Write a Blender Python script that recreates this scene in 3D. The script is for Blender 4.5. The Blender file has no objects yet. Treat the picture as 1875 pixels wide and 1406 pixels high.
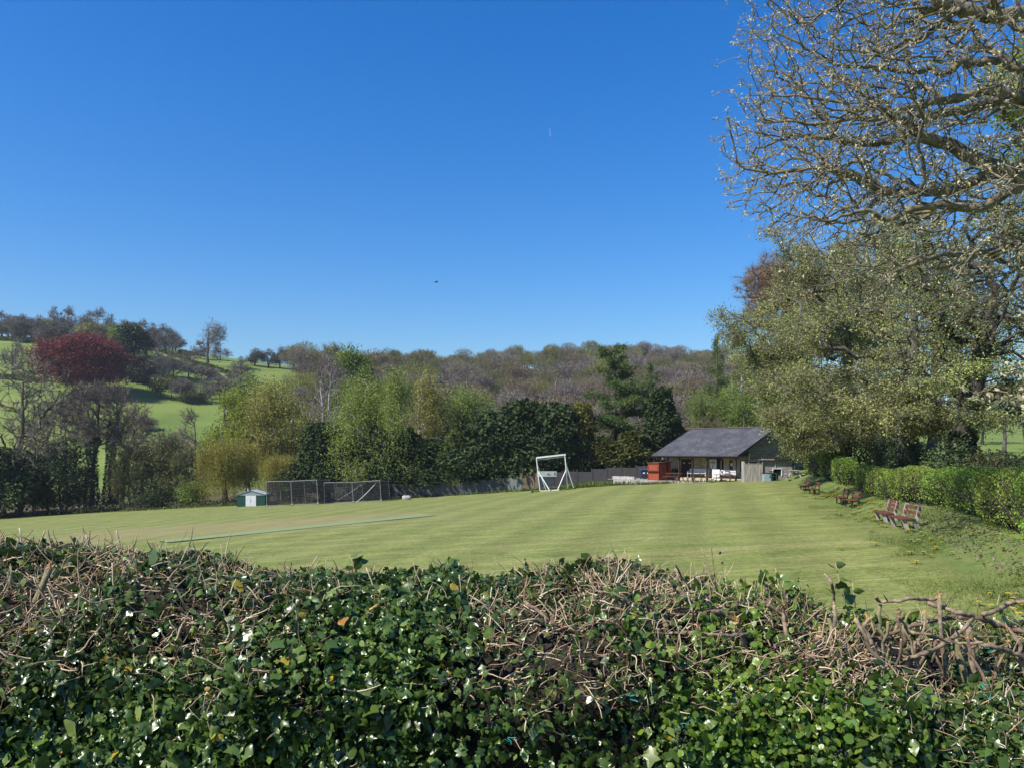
import bpy, math
import numpy as np
from mathutils import Vector

# ------------------------------------------------------------------ camera, world, sun
SC = bpy.context.scene
COL = SC.collection
CZ = 1.65                     # eye height above the lane
F = 1458.0                    # focal length in pixels of the 1875 px wide photograph
HX, HY = 937.5, 825.0         # vanishing point of the level line of sight
cam = bpy.data.cameras.new('camera')
cam.sensor_fit = 'HORIZONTAL'
cam.sensor_width = 36.0
cam.lens = 36.0 * F / 1875.0
cam.shift_y = (HY - 703.0) / 1875.0
cam.clip_start = 0.05
cam.clip_end = 20000
camo = bpy.data.objects.new('camera', cam)
COL.objects.link(camo)
camo.location = (0, 0, CZ)
camo.rotation_euler = (math.radians(90), 0, 0)
SC.camera = camo

SUN_EL = math.radians(47)
SUN_DIR = Vector((-0.84, -0.54, 0)).normalized()      # horizontal direction towards the sun
world = bpy.data.worlds.new('World')
SC.world = world
world.use_nodes = True
wn, wl = world.node_tree.nodes, world.node_tree.links
bg = wn['Background']
sky = wn.new('ShaderNodeTexSky')
sky.sky_type = 'NISHITA'
sky.sun_disc = False
sky.sun_elevation = SUN_EL
sky.sun_rotation = math.atan2(SUN_DIR.x, SUN_DIR.y)
sky.altitude = 0
sky.air_density = 1.4
sky.dust_density = 0.6
sky.ozone_density = 10.0
shs = wn.new('ShaderNodeHueSaturation')
shs.inputs['Saturation'].default_value = 1.26
shs.inputs['Hue'].default_value = 0.509
wl.new(sky.outputs[0], shs.inputs['Color'])
wl.new(shs.outputs[0], bg.inputs[0])
bg.inputs[1].default_value = 0.114
sl = bpy.data.lights.new('sun', 'SUN')
sl.energy = 5.0
sl.angle = math.radians(0.53)
sl.color = (1.0, 0.94, 0.84)
slo = bpy.data.objects.new('sun', sl)
COL.objects.link(slo)
_d = Vector((SUN_DIR.x * math.cos(SUN_EL), SUN_DIR.y * math.cos(SUN_EL), math.sin(SUN_EL)))
slo.rotation_euler = (-_d).to_track_quat('-Z', 'Y').to_euler()
slo.location = (0, 0, 60)
vs = SC.view_settings
vs.view_transform = 'Standard'
vs.look = 'None'
vs.exposure = 0.5
vs.gamma = 1.0
vs.use_curve_mapping = False
SC.render.engine = 'CYCLES'
SC.cycles.max_bounces = 6
SC.cycles.diffuse_bounces = 3
SC.cycles.glossy_bounces = 2
SC.cycles.transmission_bounces = 3
SC.cycles.use_denoising = True
SC.cycles.use_adaptive_sampling = True
SC.cycles.adaptive_threshold = 0.02

# ------------------------------------------------------------------ mesh helpers
def A(*a):
    return np.array(a, dtype=float)

class MB:
    def __init__(s):
        s.V, s.F, s.M, s.n = [], [], [], 0
    def add(s, v, f, mi=0):
        v = np.asarray(v, dtype=np.float32).reshape(-1, 3)
        f = np.asarray(f, dtype=np.int32)
        s.V.append(v); s.F.append(f + s.n); s.M.append(np.full(len(f), mi, np.int32)); s.n += len(v)
        return s
    def box(s, c, size, rz=0.0, mi=0, R=None):
        hx, hy, hz = [q / 2 for q in size]
        p = np.array([[x, y, z] for z in (-hz, hz) for y in (-hy, hy) for x in (-hx, hx)], float)
        if R is not None:
            p = p @ np.asarray(R).T
        if rz:
            cs, sn = math.cos(rz), math.sin(rz)
            p = p @ np.array([[cs, sn, 0], [-sn, cs, 0], [0, 0, 1]])
        p = p + np.asarray(c, float)
        f = [[0, 2, 3, 1], [4, 5, 7, 6], [0, 1, 5, 4], [2, 6, 7, 3], [0, 4, 6, 2], [1, 3, 7, 5]]
        return s.add(p, f, mi)
    def beam(s, a, b, w, t, mi=0, up=(0, 0, 1)):
        a, b, up = np.asarray(a, float), np.asarray(b, float), np.asarray(up, float)
        d = b - a; L = np.linalg.norm(d); d = d / L
        if abs(d @ up) > 0.98:
            up = A(0, 1, 0)
        x = np.cross(d, up); x /= np.linalg.norm(x); z = np.cross(x, d)
        return s.box((a + b) / 2, (w, L, t), R=np.stack([x, d, z], 1), mi=mi)
    def tube(s, pts, rad, k=6, mi=0, cap=True):
        pts = np.asarray(pts, float); n = len(pts)
        rad = np.broadcast_to(np.asarray(rad, float), (n,))
        t = np.empty_like(pts); t[1:-1] = pts[2:] - pts[:-2]; t[0] = pts[1] - pts[0]; t[-1] = pts[-1] - pts[-2]
        t /= (np.linalg.norm(t, axis=1)[:, None] + 1e-9)
        m = t.mean(0); ref = np.eye(3)[int(np.argmin(np.abs(m)))]
        x = np.cross(t, ref); x /= (np.linalg.norm(x, axis=1)[:, None] + 1e-9); y = np.cross(t, x)
        a = np.arange(k) * 2 * math.pi / k
        v = pts[:, None, :] + rad[:, None, None] * (x[:, None, :] * np.cos(a)[None, :, None] + y[:, None, :] * np.sin(a)[None, :, None])
        i = np.arange(n - 1)[:, None] * k; j = np.arange(k)[None, :]; j2 = (j + 1) % k
        f = np.stack([i + j, i + j2, i + k + j2, i + k + j], -1).reshape(-1, 4)
        s.add(v.reshape(-1, 3), f, mi)
        if cap and k > 3:
            b = s.n - n * k
            for e, o in ((0, 1), (n - 1, 0)):
                ring = np.arange(k) + e * k
                if o: ring = ring[::-1]
                s.V.append(pts[e:e + 1].astype(np.float32)); ci = s.n; s.n += 1
                s.F.append(np.stack([b + ring, b + np.roll(ring, -1), np.full(k, ci)], -1).astype(np.int32))
                s.M.append(np.full(k, mi, np.int32))
        return s
    def prism(s, poly, h0, h1, R=None, o=(0, 0, 0), mi=0):
        """poly in (x, z); extruded along y from h0 to h1"""
        n = len(poly); P = np.array([[x, h0, z] for x, z in poly] + [[x, h1, z] for x, z in poly], float)
        if R is not None: P = P @ np.asarray(R).T
        P = P + np.asarray(o, float)
        q = [[i, (i + 1) % n, (i + 1) % n + n, i + n] for i in range(n)]
        b = s.n
        s.add(P, q, mi)
        fan = [[b + 0, b + i + 1, b + i] for i in range(1, n - 1)] + [[b + n, b + n + i, b + n + i + 1] for i in range(1, n - 1)]
        s.F.append(np.array(fan, np.int32)); s.M.append(np.full(len(fan), mi, np.int32))
        return s
    def mesh(s, name, mats, smooth=False):
        me = bpy.data.meshes.new(name)
        if not isinstance(mats, (list, tuple)): mats = [mats]
        for m in mats: me.materials.append(m)
        if not s.V: return me
        V = np.concatenate(s.V)
        cnt = np.concatenate([np.full(len(f), f.shape[1], np.int32) for f in s.F])
        lv = np.concatenate([f.reshape(-1) for f in s.F]).astype(np.int32)
        st = np.zeros(len(cnt), np.int32); st[1:] = np.cumsum(cnt)[:-1]
        me.vertices.add(len(V)); me.vertices.foreach_set('co', V.reshape(-1))
        me.loops.add(len(lv)); me.loops.foreach_set('vertex_index', lv)
        me.polygons.add(len(cnt)); me.polygons.foreach_set('loop_start', st)
        me.polygons.foreach_set('material_index', np.concatenate(s.M))
        me.polygons.foreach_set('use_smooth', np.full(len(cnt), bool(smooth)))
        me.update(calc_edges=True)
        me.validate()
        return me

def link(name, data, parent=None):
    o = bpy.data.objects.new(name, data); COL.objects.link(o)
    if parent is not None: o.parent = parent
    return o
def tag(o, label=None, cat=None, group=None, kind=None):
    if label: o['label'] = label
    if cat: o['category'] = cat
    if group: o['group'] = group
    if kind: o['kind'] = kind
    return o
def thing(name, label, cat, loc=(0, 0, 0), rz=0.0, group=None, data=None):
    o = link(name, data); o.location = loc; o.rotation_euler = (0, 0, rz)
    return tag(o, label, cat, group)
def part(name, mb, mats, parent, smooth=False):
    return link(name, mb.mesh(name, mats, smooth), parent)
def copy_tree(o, loc, rz, label=None):
    r = o.copy(); COL.objects.link(r); r.location = loc; r.rotation_euler = (0, 0, rz)
    if label: r['label'] = label
    for ch in list(o.children):
        c = ch.copy(); COL.objects.link(c); c.parent = r
        for g in ch.children:
            e = g.copy(); COL.objects.link(e); e.parent = c
    return r

def rng(s): return np.random.default_rng(s)
def unit(v): return v / (np.linalg.norm(v, axis=-1, keepdims=True) + 1e-9)
def lump(p, sc, seed=0, n=7):
    r = rng(1000 + seed); k = unit(r.normal(size=(n, 3))) * sc * r.uniform(.6, 1.7, (n, 1)); ph = r.uniform(0, 6.28, n)
    return np.sin(np.asarray(p) @ k.T + ph).sum(-1) / math.sqrt(n)
def sm(a, b, x):
    t = np.clip((np.asarray(x, float) - a) / (b - a), 0, 1); return t * t * (3 - 2 * t)

# ------------------------------------------------------------------ materials
MATS = {}
def nodes_of(name):
    m = bpy.data.materials.new(name); m.use_nodes = True
    nt = m.node_tree; return m, nt, nt.nodes, nt.links, nt.nodes['Principled BSDF']
def ramp(nd, cols, pos=None):
    r = nd.new('ShaderNodeValToRGB'); e = r.color_ramp.elements
    n = len(cols); pos = pos or [i / (n - 1) for i in range(n)]
    while len(e) < n: e.new(0.5)
    for i in range(n): e[i].position = pos[i]; e[i].color = (*cols[i], 1)
    return r
def noise(nd, lk, scale, detail=3, vec=None, rough=.55):
    t = nd.new('ShaderNodeTexNoise'); t.inputs['Scale'].default_value = scale; t.inputs['Detail'].default_value = detail
    t.inputs['Roughness'].default_value = rough
    if vec is not None: lk.new(vec, t.inputs['Vector'])
    return t
def objvec(nd, lk, sc=(1, 1, 1), rot=(0, 0, 0)):
    tc = nd.new('ShaderNodeTexCoord'); mp = nd.new('ShaderNodeMapping')
    mp.inputs['Scale'].default_value = sc; mp.inputs['Rotation'].default_value = rot
    lk.new(tc.outputs['Object'], mp.inputs['Vector']); return mp.outputs[0]
def mixc(nd, lk, fac, a, b, mode='MIX'):
    x = nd.new('ShaderNodeMix'); x.data_type = 'RGBA'; x.blend_type = mode
    for inp, v in ((x.inputs[0], fac), (x.inputs[6], a), (x.inputs[7], b)):
        if hasattr(v, 'links') or isinstance(v, bpy.types.NodeSocket): lk.new(v, inp)
        elif isinstance(v, (tuple, list)): inp.default_value = (*v[:3], 1)
        else: inp.default_value = v
    return x.outputs[2]
def maprange(nd, lk, v, a, b, c=0., d=1.):
    x = nd.new('ShaderNodeMapRange'); x.inputs[1].default_value = a; x.inputs[2].default_value = b
    x.inputs[3].default_value = c; x.inputs[4].default_value = d; lk.new(v, x.inputs[0]); return x.outputs[0]
def bump(nd, lk, h, strength, dist, bs):
    b = nd.new('ShaderNodeBump'); b.inputs['Strength'].default_value = strength; b.inputs['Distance'].default_value = dist
    lk.new(h, b.inputs['Height']); lk.new(b.outputs[0], bs.inputs['Normal'])

def mat_noise(name, cols=None, scale=8, rough=.8, bmp=.0, bdist=.02, sc=(1, 1, 1), detail=4, spec=.3, metal=0.):
    if name in MATS: return MATS[name]
    m, nt, nd, lk, bs = nodes_of(name)
    n = noise(nd, lk, scale, detail, objvec(nd, lk, sc))
    r = ramp(nd, cols, [.28 + .44 * i / (len(cols) - 1) for i in range(len(cols))]); lk.new(n.outputs[0], r.inputs[0])
    lk.new(r.outputs[0], bs.inputs['Base Color']); bs.inputs['Roughness'].default_value = rough
    bs.inputs['Specular IOR Level'].default_value = spec; bs.inputs['Metallic'].default_value = metal
    if bmp: bump(nd, lk, n.outputs[0], bmp, bdist, bs)
    MATS[name] = m; return m

def mat_leaf(name, cols, rough=.6, transl=.25, spec=.25, clump=.35, cscale=.5, tcol=None, pos=None):
    if name in MATS: return MATS[name]
    m, nt, nd, lk, bs = nodes_of(name)
    g = nd.new('ShaderNodeNewGeometry')
    r = ramp(nd, cols, pos); lk.new(g.outputs['Random Per Island'], r.inputs[0])
    n = noise(nd, lk, cscale, 2, objvec(nd, lk)); n.noise_dimensions = '3D'
    f = maprange(nd, lk, n.outputs[0], .3, .7, 1 - clump, 1 + clump)
    hsv = nd.new('ShaderNodeHueSaturation'); lk.new(r.outputs[0], hsv.inputs['Color']); lk.new(f, hsv.inputs['Value'])
    lk.new(hsv.outputs[0], bs.inputs['Base Color'])
    bs.inputs['Roughness'].default_value = rough; bs.inputs['Specular IOR Level'].default_value = spec
    if transl > 0:
        tr = nd.new('ShaderNodeBsdfTranslucent'); mx = nd.new('ShaderNodeMixShader'); mx.inputs[0].default_value = transl
        lk.new(hsv.outputs[0], tr.inputs[0]); lk.new(bs.outputs[0], mx.inputs[1]); lk.new(tr.outputs[0], mx.inputs[2])
        lk.new(mx.outputs[0], nd['Material Output'].inputs[0])
    MATS[name] = m; return m

BARK_GREY = mat_noise('bark_grey', [(.035, .032, .028), (.10, .092, .08), (.17, .155, .125)], 3.0, .95, .6, .03, (1, 1, .35))
BARK_LICHEN = mat_noise('bark_lichen', [(.04, .034, .027), (.11, .095, .07), (.20, .172, .115), (.24, .19, .08)], 4.5, .95, .6, .02)
BARK_DARK = mat_noise('bark_dark', [(.03, .025, .02), (.075, .062, .05)], 3.0, .95, .6, .03, (1, 1, .35))
BARK_BIRCH = mat_noise('bark_birch', [(.05, .045, .04), (.42, .40, .36), (.55, .53, .48)], 2.2, .8, .3, .02, (1, 1, 1.6))
BARK_MOSS = mat_noise('bark_moss', [(.05, .043, .035), (.10, .085, .06), (.13, .11, .03)], 2.0, .95, .5, .03)
TWIG_PURPLE = mat_leaf('twig_purple', [(.10, .078, .065), (.18, .143, .12), (.26, .215, .185)], .9, 0, .1, .2)
TWIG_GREY = mat_leaf('twig_grey', [(.11, .095, .075), (.20, .175, .14), (.29, .26, .22)], .9, 0, .1, .2)
TWIG_OLIVE = mat_leaf('twig_olive', [(.10, .095, .045), (.17, .165, .07), (.24, .225, .10)], .9, .15, .1, .25)
TWIG_BRONZE = mat_leaf('twig_bronze', [(.14, .085, .055), (.22, .14, .085), (.28, .20, .11)], .9, .15, .1, .25)
LEAF_BIRCH = mat_leaf('leaf_birch', [(.165, .20, .042), (.25, .30, .06), (.325, .38, .085)], .6, .3, .2, .25)
LEAF_BIRCHB = mat_leaf('leaf_birch_bronze', [(.195, .18, .045), (.29, .275, .06), (.35, .345, .08)], .6, .3, .2, .25)
LEAF_GREEN = mat_leaf('leaf_green', [(.10, .14, .028), (.165, .225, .042), (.23, .30, .06)], .6, .3, .2, .3)
LEAF_LIME = mat_leaf('leaf_lime', [(.16, .19, .025), (.26, .31, .04), (.34, .40, .06)], .6, .35, .2, .25)
LEAF_OLIVE = mat_leaf('leaf_olive', [(.14, .132, .06), (.225, .22, .09), (.33, .33, .135), (.38, .43, .13)], .6, .35, .2, .35, .35)
LEAF_SPRING = mat_leaf('leaf_spring', [(.14, .15, .055), (.24, .265, .085), (.33, .39, .11), (.42, .47, .18)], .6, .3, .2, .35, .35)
LEAF_WILLOW = mat_leaf('leaf_willow', [(.20, .18, .04), (.30, .27, .055), (.38, .35, .08)], .6, .35, .2, .2)
LEAF_CONIFER = mat_leaf('leaf_conifer', [(.018, .032, .010), (.034, .056, .016), (.062, .09, .026)], .7, .05, .2, .35)
LEAF_YEW = mat_leaf('leaf_yew_gold', [(.035, .045, .012), (.06, .072, .016), (.11, .11, .02)], .7, .1, .2, .4, .8)
LEAF_GOLD = mat_leaf('leaf_gold', [(.07, .075, .016), (.13, .12, .022), (.24, .19, .03)], .7, .1, .2, .4, .8)
LEAF_LARCH = mat_leaf('leaf_larch', [(.06, .095, .028), (.10, .15, .04), (.15, .20, .055)], .7, .25, .2, .3)
LEAF_COPPER = mat_leaf('leaf_copper', [(.11, .021, .020), (.175, .035, .031), (.235, .054, .045)], .55, .2, .25, .3)
LEAF_DARK = mat_leaf('leaf_dark', [(.018, .032, .010), (.035, .06, .016), (.06, .095, .024)], .5, .1, .3, .35)
LEAF_IVYTREE = mat_leaf('leaf_ivy_trunk', [(.015, .026, .012), (.03, .046, .018), (.055, .075, .03)], .45, .08, .35, .3)
LEAF_BOX = mat_leaf('leaf_clipped', [(.08, .145, .022), (.145, .245, .036), (.215, .33, .05), (.28, .38, .065)], .5, .25, .3, .3, .9)
LEAF_BOXB = mat_leaf('leaf_clipped_olive', [(.10, .145, .024), (.175, .235, .038), (.245, .31, .05), (.30, .36, .065)], .5, .25, .3, .3, .9)
LEAF_LAUREL = mat_leaf('leaf_laurel', [(.03, .055, .018), (.06, .095, .03), (.10, .145, .055)], .35, .1, .45, .3, .9)
BUD = mat_leaf('bud_pale', [(.24, .20, .11), (.42, .37, .21), (.62, .56, .39), (.40, .42, .19)], .6, .2, .3, .1)
TIMBER_DARK = mat_noise('timber_dark', [(.018, .012, .010), (.045, .03, .026)], 6, .6, .2, .01, (1, 1, .2))
TIMBER_RED = mat_noise('timber_red', [(.17, .035, .017), (.27, .058, .028), (.34, .09, .045)], 7, .55, .25, .01, (3, 3, .3))
TIMBER_GREY = mat_noise('timber_grey', [(.17, .148, .13), (.31, .285, .255), (.43, .40, .365)], 5, .9, .35, .01, (3, 3, .25))
TIMBER_BROWN = mat_noise('timber_brown', [(.05, .027, .02), (.10, .05, .035), (.15, .08, .055)], 5, .8, .25, .01)
SLAT_RED = mat_noise('slat_red', [(.09, .03, .02), (.145, .043, .029), (.19, .063, .042)], 6, .6, .2, .01)
WHITE_PAINT = mat_noise('white_paint', [(.62, .62, .60), (.78, .78, .76)], 3, .5)
GALV = mat_noise('galvanised_steel', [(.30, .31, .32), (.46, .47, .48)], 6, .45, spec=.5, metal=.2)
BLACK = mat_noise('black_rubber', [(.012, .012, .013), (.03, .03, .03)], 6, .7)
DARKGLASS = mat_noise('dark_glass', [(.008, .009, .010), (.014, .015, .017)], 2, .08, spec=.5)
CONCRETE = mat_noise('concrete_panel', [(.05, .053, .057), (.085, .09, .095), (.125, .128, .13)], 2.2, .95, .3, .02)  # grey deepened to hold the shade under the overhanging evergreens
STONE = mat_noise('pale_stone', [(.22, .21, .19), (.38, .365, .34), (.47, .455, .43)], 4, .95, .5, .03)

# ------------------------------------------------------------------ terrain
def hedge_x(y):
    return np.interp(y, [0, 10, 18, 28.6, 36, 43, 53, 68, 90, 140], [8.3, 8.9, 11.4, 15.4, 17.0, 18.9, 21.3, 24.4, 30, 44])
RIDGE_PX = [-700, -200, 0, 150, 250, 330, 450, 560, 700, 820, 950, 1100, 1300, 1450, 1650, 1800, 2000, 2600]
RIDGE_PY = [640, 625, 617, 620, 630, 644, 659, 672, 686, 690, 678, 670, 676, 690, 752, 770, 765, 760]
RIDGE_D = [400, 400, 400, 400, 405, 410, 420, 430, 450, 480, 520, 540, 540, 500, 330, 300, 300, 300]
def plane(x, y):
    xc = np.clip(x, -75, 42)
    return -3.0 + .062 * xc - .0145 * y - .45 * np.exp(-((x + 8) ** 2 + (y - 92) ** 2) / 330.) - .42 * np.exp(-((x - 18) ** 2 + (y - 43) ** 2) / 170.)
def G(x, y):
    """ground height (camera-relative z + CZ)"""
    x = np.asarray(x, float); y = np.asarray(y, float)
    ys = np.maximum(y, 1.0)
    px = HX + F * np.clip(x / ys, -1.15, 1.15)
    z = plane(x, np.minimum(y, 112))
    xh = hedge_x(ys)
    bank = .5 * sm(-1.3, .6, x - xh) + .75 * sm(.5, 7, x - xh)
    z = z + bank * (1 - sm(70, 100, y))
    xe = (px - HX) / F * 110
    zb = plane(xe, 110) - 1.6 + np.where(px > 1500, 1.6, 0) * sm(1500, 1650, px)
    yr = np.interp(px, RIDGE_PX, RIDGE_D); zr = (HY - np.interp(px, RIDGE_PX, RIDGE_PY)) / F * yr
    t = np.clip((y - 122) / (yr - 122), 0, 3)
    tt = np.where(t < 1, t + .06 * np.sin(t * 2 * math.pi) * -1, 1 - .18 * (t - 1))
    zh = zb + (zr - zb) * tt
    z = np.where(y > 102, z * (1 - sm(102, 122, y)) + zh * sm(102, 122, y), z)
    z = np.where(y < 5.5, -1.65 * (1 - sm(3.3, 5.5, y)) + z * sm(3.3, 5.5, y), z)
    return z + CZ
def gz(x, y): return float(G(x, y))
def ray(px, py, d):
    """point on the sight line through a photo pixel at depth d"""
    return A((px - HX) / F * d, d, (HY - py) / F * d + CZ)
def ray_plane(px, py, P, n):
    r = A((px - HX) / F, 1, (HY - py) / F); o = A(0, 0, CZ)
    return o + r * ((np.asarray(P) - o) @ n) / (r @ n)

def grid_mesh(name, X, Y, Z, mat):
    h, w = X.shape
    V = np.stack([X, Y, Z], -1).reshape(-1, 3)
    i = np.arange(h - 1)[:, None] * w + np.arange(w - 1)[None, :]
    f = np.stack([i, i + 1, i + w + 1, i + w], -1).reshape(-1, 4)
    return MB().add(V, f).mesh(name, mat, True)

def mat_ground():
    m, nt, nd, lk, bs = nodes_of('ground_cover')
    v = objvec(nd, lk)
    n1 = noise(nd, lk, .05, 4, v); n2 = noise(nd, lk, .9, 4, v); n3 = noise(nd, lk, .012, 3, v)
    r1 = ramp(nd, [(.10, .155, .032), (.145, .205, .042), (.18, .225, .056)], [.3, .5, .7]); lk.new(n1.outputs[0], r1.inputs[0])
    g = mixc(nd, lk, maprange(nd, lk, n2.outputs[0], .35, .7, 0, .35), r1.outputs[0], (.16, .17, .06))
    r2 = ramp(nd, [(.05, .042, .025), (.10, .082, .05), (.09, .09, .035)], [.3, .55, .75]); lk.new(n2.outputs[0], r2.inputs[0])
    at = nd.new('ShaderNodeAttribute'); at.attribute_name = 'woodland'
    c = mixc(nd, lk, at.outputs['Fac'], g, r2.outputs[0])
    at2 = nd.new('ShaderNodeAttribute'); at2.attribute_name = 'lane'
    r3 = ramp(nd, [(.045, .045, .045), (.07, .069, .067)], [.3, .7]); lk.new(n2.outputs[0], r3.inputs[0])
    c = mixc(nd, lk, at2.outputs['Fac'], c, r3.outputs[0])
    lk.new(c, bs.inputs['Base Color']); bs.inputs['Roughness'].default_value = .95; bs.inputs['Specular IOR Level'].default_value = .1
    bump(nd, lk, n2.outputs[0], .5, .15, bs)
    return m

def lawn_far(x):
    return np.interp(x, [-95, -62, -33, -20, -8, 0, 6, 10, 13.4, 16, 19.8, 21, 22, 28], [97, 97, 93, 91, 92.5, 91, 87, 84.5, 80.6, 77.6, 73.1, 71.2, 70, 70])
_s = np.linspace(-1, 1, 281)
gx = np.sinh(_s * 5.2) / math.sinh(5.2) * 1500
gy = np.sinh(np.linspace(-.62, 1, 300) * 5.2) / math.sinh(5.2) * 2400
GX, GY = np.meshgrid(gx, gy)
GZ = G(GX, GY)
inside = sm(.3, 2.0, hedge_x(np.maximum(GY, 1)) - GX) * sm(-92, -89, GX) * sm(5.5, 7.5, GY) * sm(.5, 3, lawn_far(GX) - GY)
rough_h = lump(np.stack([GX, GY, 0 * GX], -1), .05, 3) * .5 * sm(110, 150, GY)
gm = grid_mesh('ground', GX, GY, GZ - .25 * inside + rough_h, mat_ground())
_px = HX + F * np.clip(GX / np.maximum(GY, 1), -1.2, 1.2)
wood = sm(96, 101, GY) * (1 - sm(125, 150, GY) * (1 - sm(520, 600, _px + 25 * lump(np.stack([GX, GY, 0 * GX], -1), .03, 5))))
wood = wood * (1 - sm(1480, 1560, _px))
lane = (1 - sm(1.5, 1.9, GY)) * sm(-5, -4, GY)
for nm, arr in (('woodland', wood), ('lane', lane)):
    at = gm.attributes.new(nm, 'FLOAT', 'POINT'); at.data.foreach_set('value', arr.astype(np.float32).reshape(-1))
tag(link('ground', gm), kind='structure')

def mat_lawn():
    m, nt, nd, lk, bs = nodes_of('mown_lawn')
    v = objvec(nd, lk); sep = nd.new('ShaderNodeSeparateXYZ'); lk.new(v, sep.inputs[0])
    fine = noise(nd, lk, 7, 6, v, .78); big = noise(nd, lk, .16, 4, v); mid = noise(nd, lk, 1.1, 4, v)
    # cut lines running across the field (along x) and along it (along y)
    vx = objvec(nd, lk, (.06, 1.7, 1)); sx = noise(nd, lk, 1.0, 5, vx, .65)
    vx2 = objvec(nd, lk, (.30, 5.5, 1), (0, 0, .03)); sx2 = noise(nd, lk, 1.0, 4, vx2, .6)
    base = ramp(nd, [(.112, .150, .033), (.150, .186, .043), (.192, .212, .059)], [.33, .5, .68]); lk.new(mid.outputs[0], base.inputs[0])
    tan = (.255, .23, .095)
    f1 = maprange(nd, lk, sx.outputs[0], .48, .68, 0, .6)
    c = mixc(nd, lk, f1, base.outputs[0], tan)
    f2 = maprange(nd, lk, sx2.outputs[0], .52, .66, 0, .75)
    c = mixc(nd, lk, f2, c, (.29, .265, .12))
    f3 = maprange(nd, lk, big.outputs[0], .45, .68, 0, .5)
    c = mixc(nd, lk, f3, c, (.20, .205, .07))
    # mower stripes
    def stripe(sock_expr_scale, use, amp, a, b):
        mu = nd.new('ShaderNodeMath'); mu.operation = 'MULTIPLY'; lk.new(use, mu.inputs[0]); mu.inputs[1].default_value = sock_expr_scale
        ad = nd.new('ShaderNodeMath'); ad.operation = 'ADD'; lk.new(mu.outputs[0], ad.inputs[0])
        nz = maprange(nd, lk, big.outputs[0], 0, 1, -.35, .35); lk.new(nz, ad.inputs[1])
        sn = nd.new('ShaderNodeMath'); sn.operation = 'SINE'; lk.new(ad.outputs[0], sn.inputs[0])
        return maprange(nd, lk, sn.outputs[0], -.6, .6, a, b)
    rx = nd.new('ShaderNodeMath'); rx.operation = 'MULTIPLY_ADD'; lk.new(sep.outputs[1], rx.inputs[0]); rx.inputs[1].default_value = -.24; lk.new(sep.outputs[0], rx.inputs[2])
    s1 = stripe(1.9, rx.outputs[0], 0, .92, 1.08)
    s2 = stripe(2.7, sep.outputs[1], 0, .95, 1.05)
    ml = nd.new('ShaderNodeMath'); ml.operation = 'MULTIPLY'; lk.new(s1, ml.inputs[0]); lk.new(s2, ml.inputs[1])
    fv = maprange(nd, lk, fine.outputs[0], .32, .68, .55, 1.45)
    m2 = nd.new('ShaderNodeMath'); m2.operation = 'MULTIPLY'; lk.new(ml.outputs[0], m2.inputs[0]); lk.new(fv, m2.inputs[1])
    hsv = nd.new('ShaderNodeHueSaturation'); lk.new(c, hsv.inputs['Color']); lk.new(m2.outputs[0], hsv.inputs['Value'])
    # the worn brown square round the pitch and the rough verge
    at = nd.new('ShaderNodeAttribute'); at.attribute_name = 'worn'
    wf = nd.new('ShaderNodeMath'); wf.operation = 'MULTIPLY'; lk.new(at.outputs['Fac'], wf.inputs[0]); lk.new(maprange(nd, lk, sx.outputs[0], .3, .65, .3, .85), wf.inputs[1])
    c2 = mixc(nd, lk, wf.outputs[0], hsv.outputs[0], (.26, .215, .105))
    av = nd.new('ShaderNodeAttribute'); av.attribute_name = 'verge'
    vr = ramp(nd, [(.085, .13, .03), (.135, .175, .048), (.19, .17, .08)], [.3, .5, .72]); lk.new(noise(nd, lk, 1.7, 5, v, .7).outputs[0], vr.inputs[0])
    c3 = mixc(nd, lk, av.outputs['Fac'], c2, vr.outputs[0])
    vo = nd.new('ShaderNodeTexVoronoi'); vo.inputs['Scale'].default_value = 2.2; lk.new(v, vo.inputs['Vector'])
    d = maprange(nd, lk, vo.outputs['Distance'], .03, .05, 1, 0)
    c4 = mixc(nd, lk, d, c3, (.55, .55, .48))
    lk.new(c4, bs.inputs['Base Color']); bs.inputs['Roughness'].default_value = .9; bs.inputs['Specular IOR Level'].default_value = .15
    bump(nd, lk, fine.outputs[0], .55, .05, bs)
    return m
ny, nx = 220, 240
ty = np.linspace(0, 1, ny)[:, None]; tx = np.linspace(0, 1, nx)[None, :]
LX0 = -92 + 0 * ty
LY = np.zeros((ny, nx)); LX = np.zeros((ny, nx))
for i in range(ny):
    yy = 6.0 + (98 - 6.0) * (ty[i, 0] ** 1.5)
    LX[i] = -92 + (float(hedge_x(yy)) + .2 + 92) * (1 - (1 - tx[0]) ** 1.6)
    LY[i] = np.minimum(yy, lawn_far(LX[i]) + .35 * np.sin(LX[i] * 1.7) + .25 * np.sin(LX[i] * .63))
lm = grid_mesh('cricket_field', LX, LY, G(LX, LY) + .02 + .02 * lump(np.stack([LX, LY, 0 * LX], -1), .8, 9), mat_lawn())
worn = np.exp(-((LX + 18) / 13) ** 4 - ((LY - 50) / 6.5) ** 4)
verge = sm(-2.6, -1.2, LX - hedge_x(LY) + .5 * lump(np.stack([LX, LY, 0 * LX], -1), .9, 11))
for nm, arr in (('worn', worn), ('verge', verge)):
    at = lm.attributes.new(nm, 'FLOAT', 'POINT'); at.data.foreach_set('value', arr.astype(np.float32).reshape(-1))
tag(link('cricket_field', lm), kind='structure')
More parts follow.
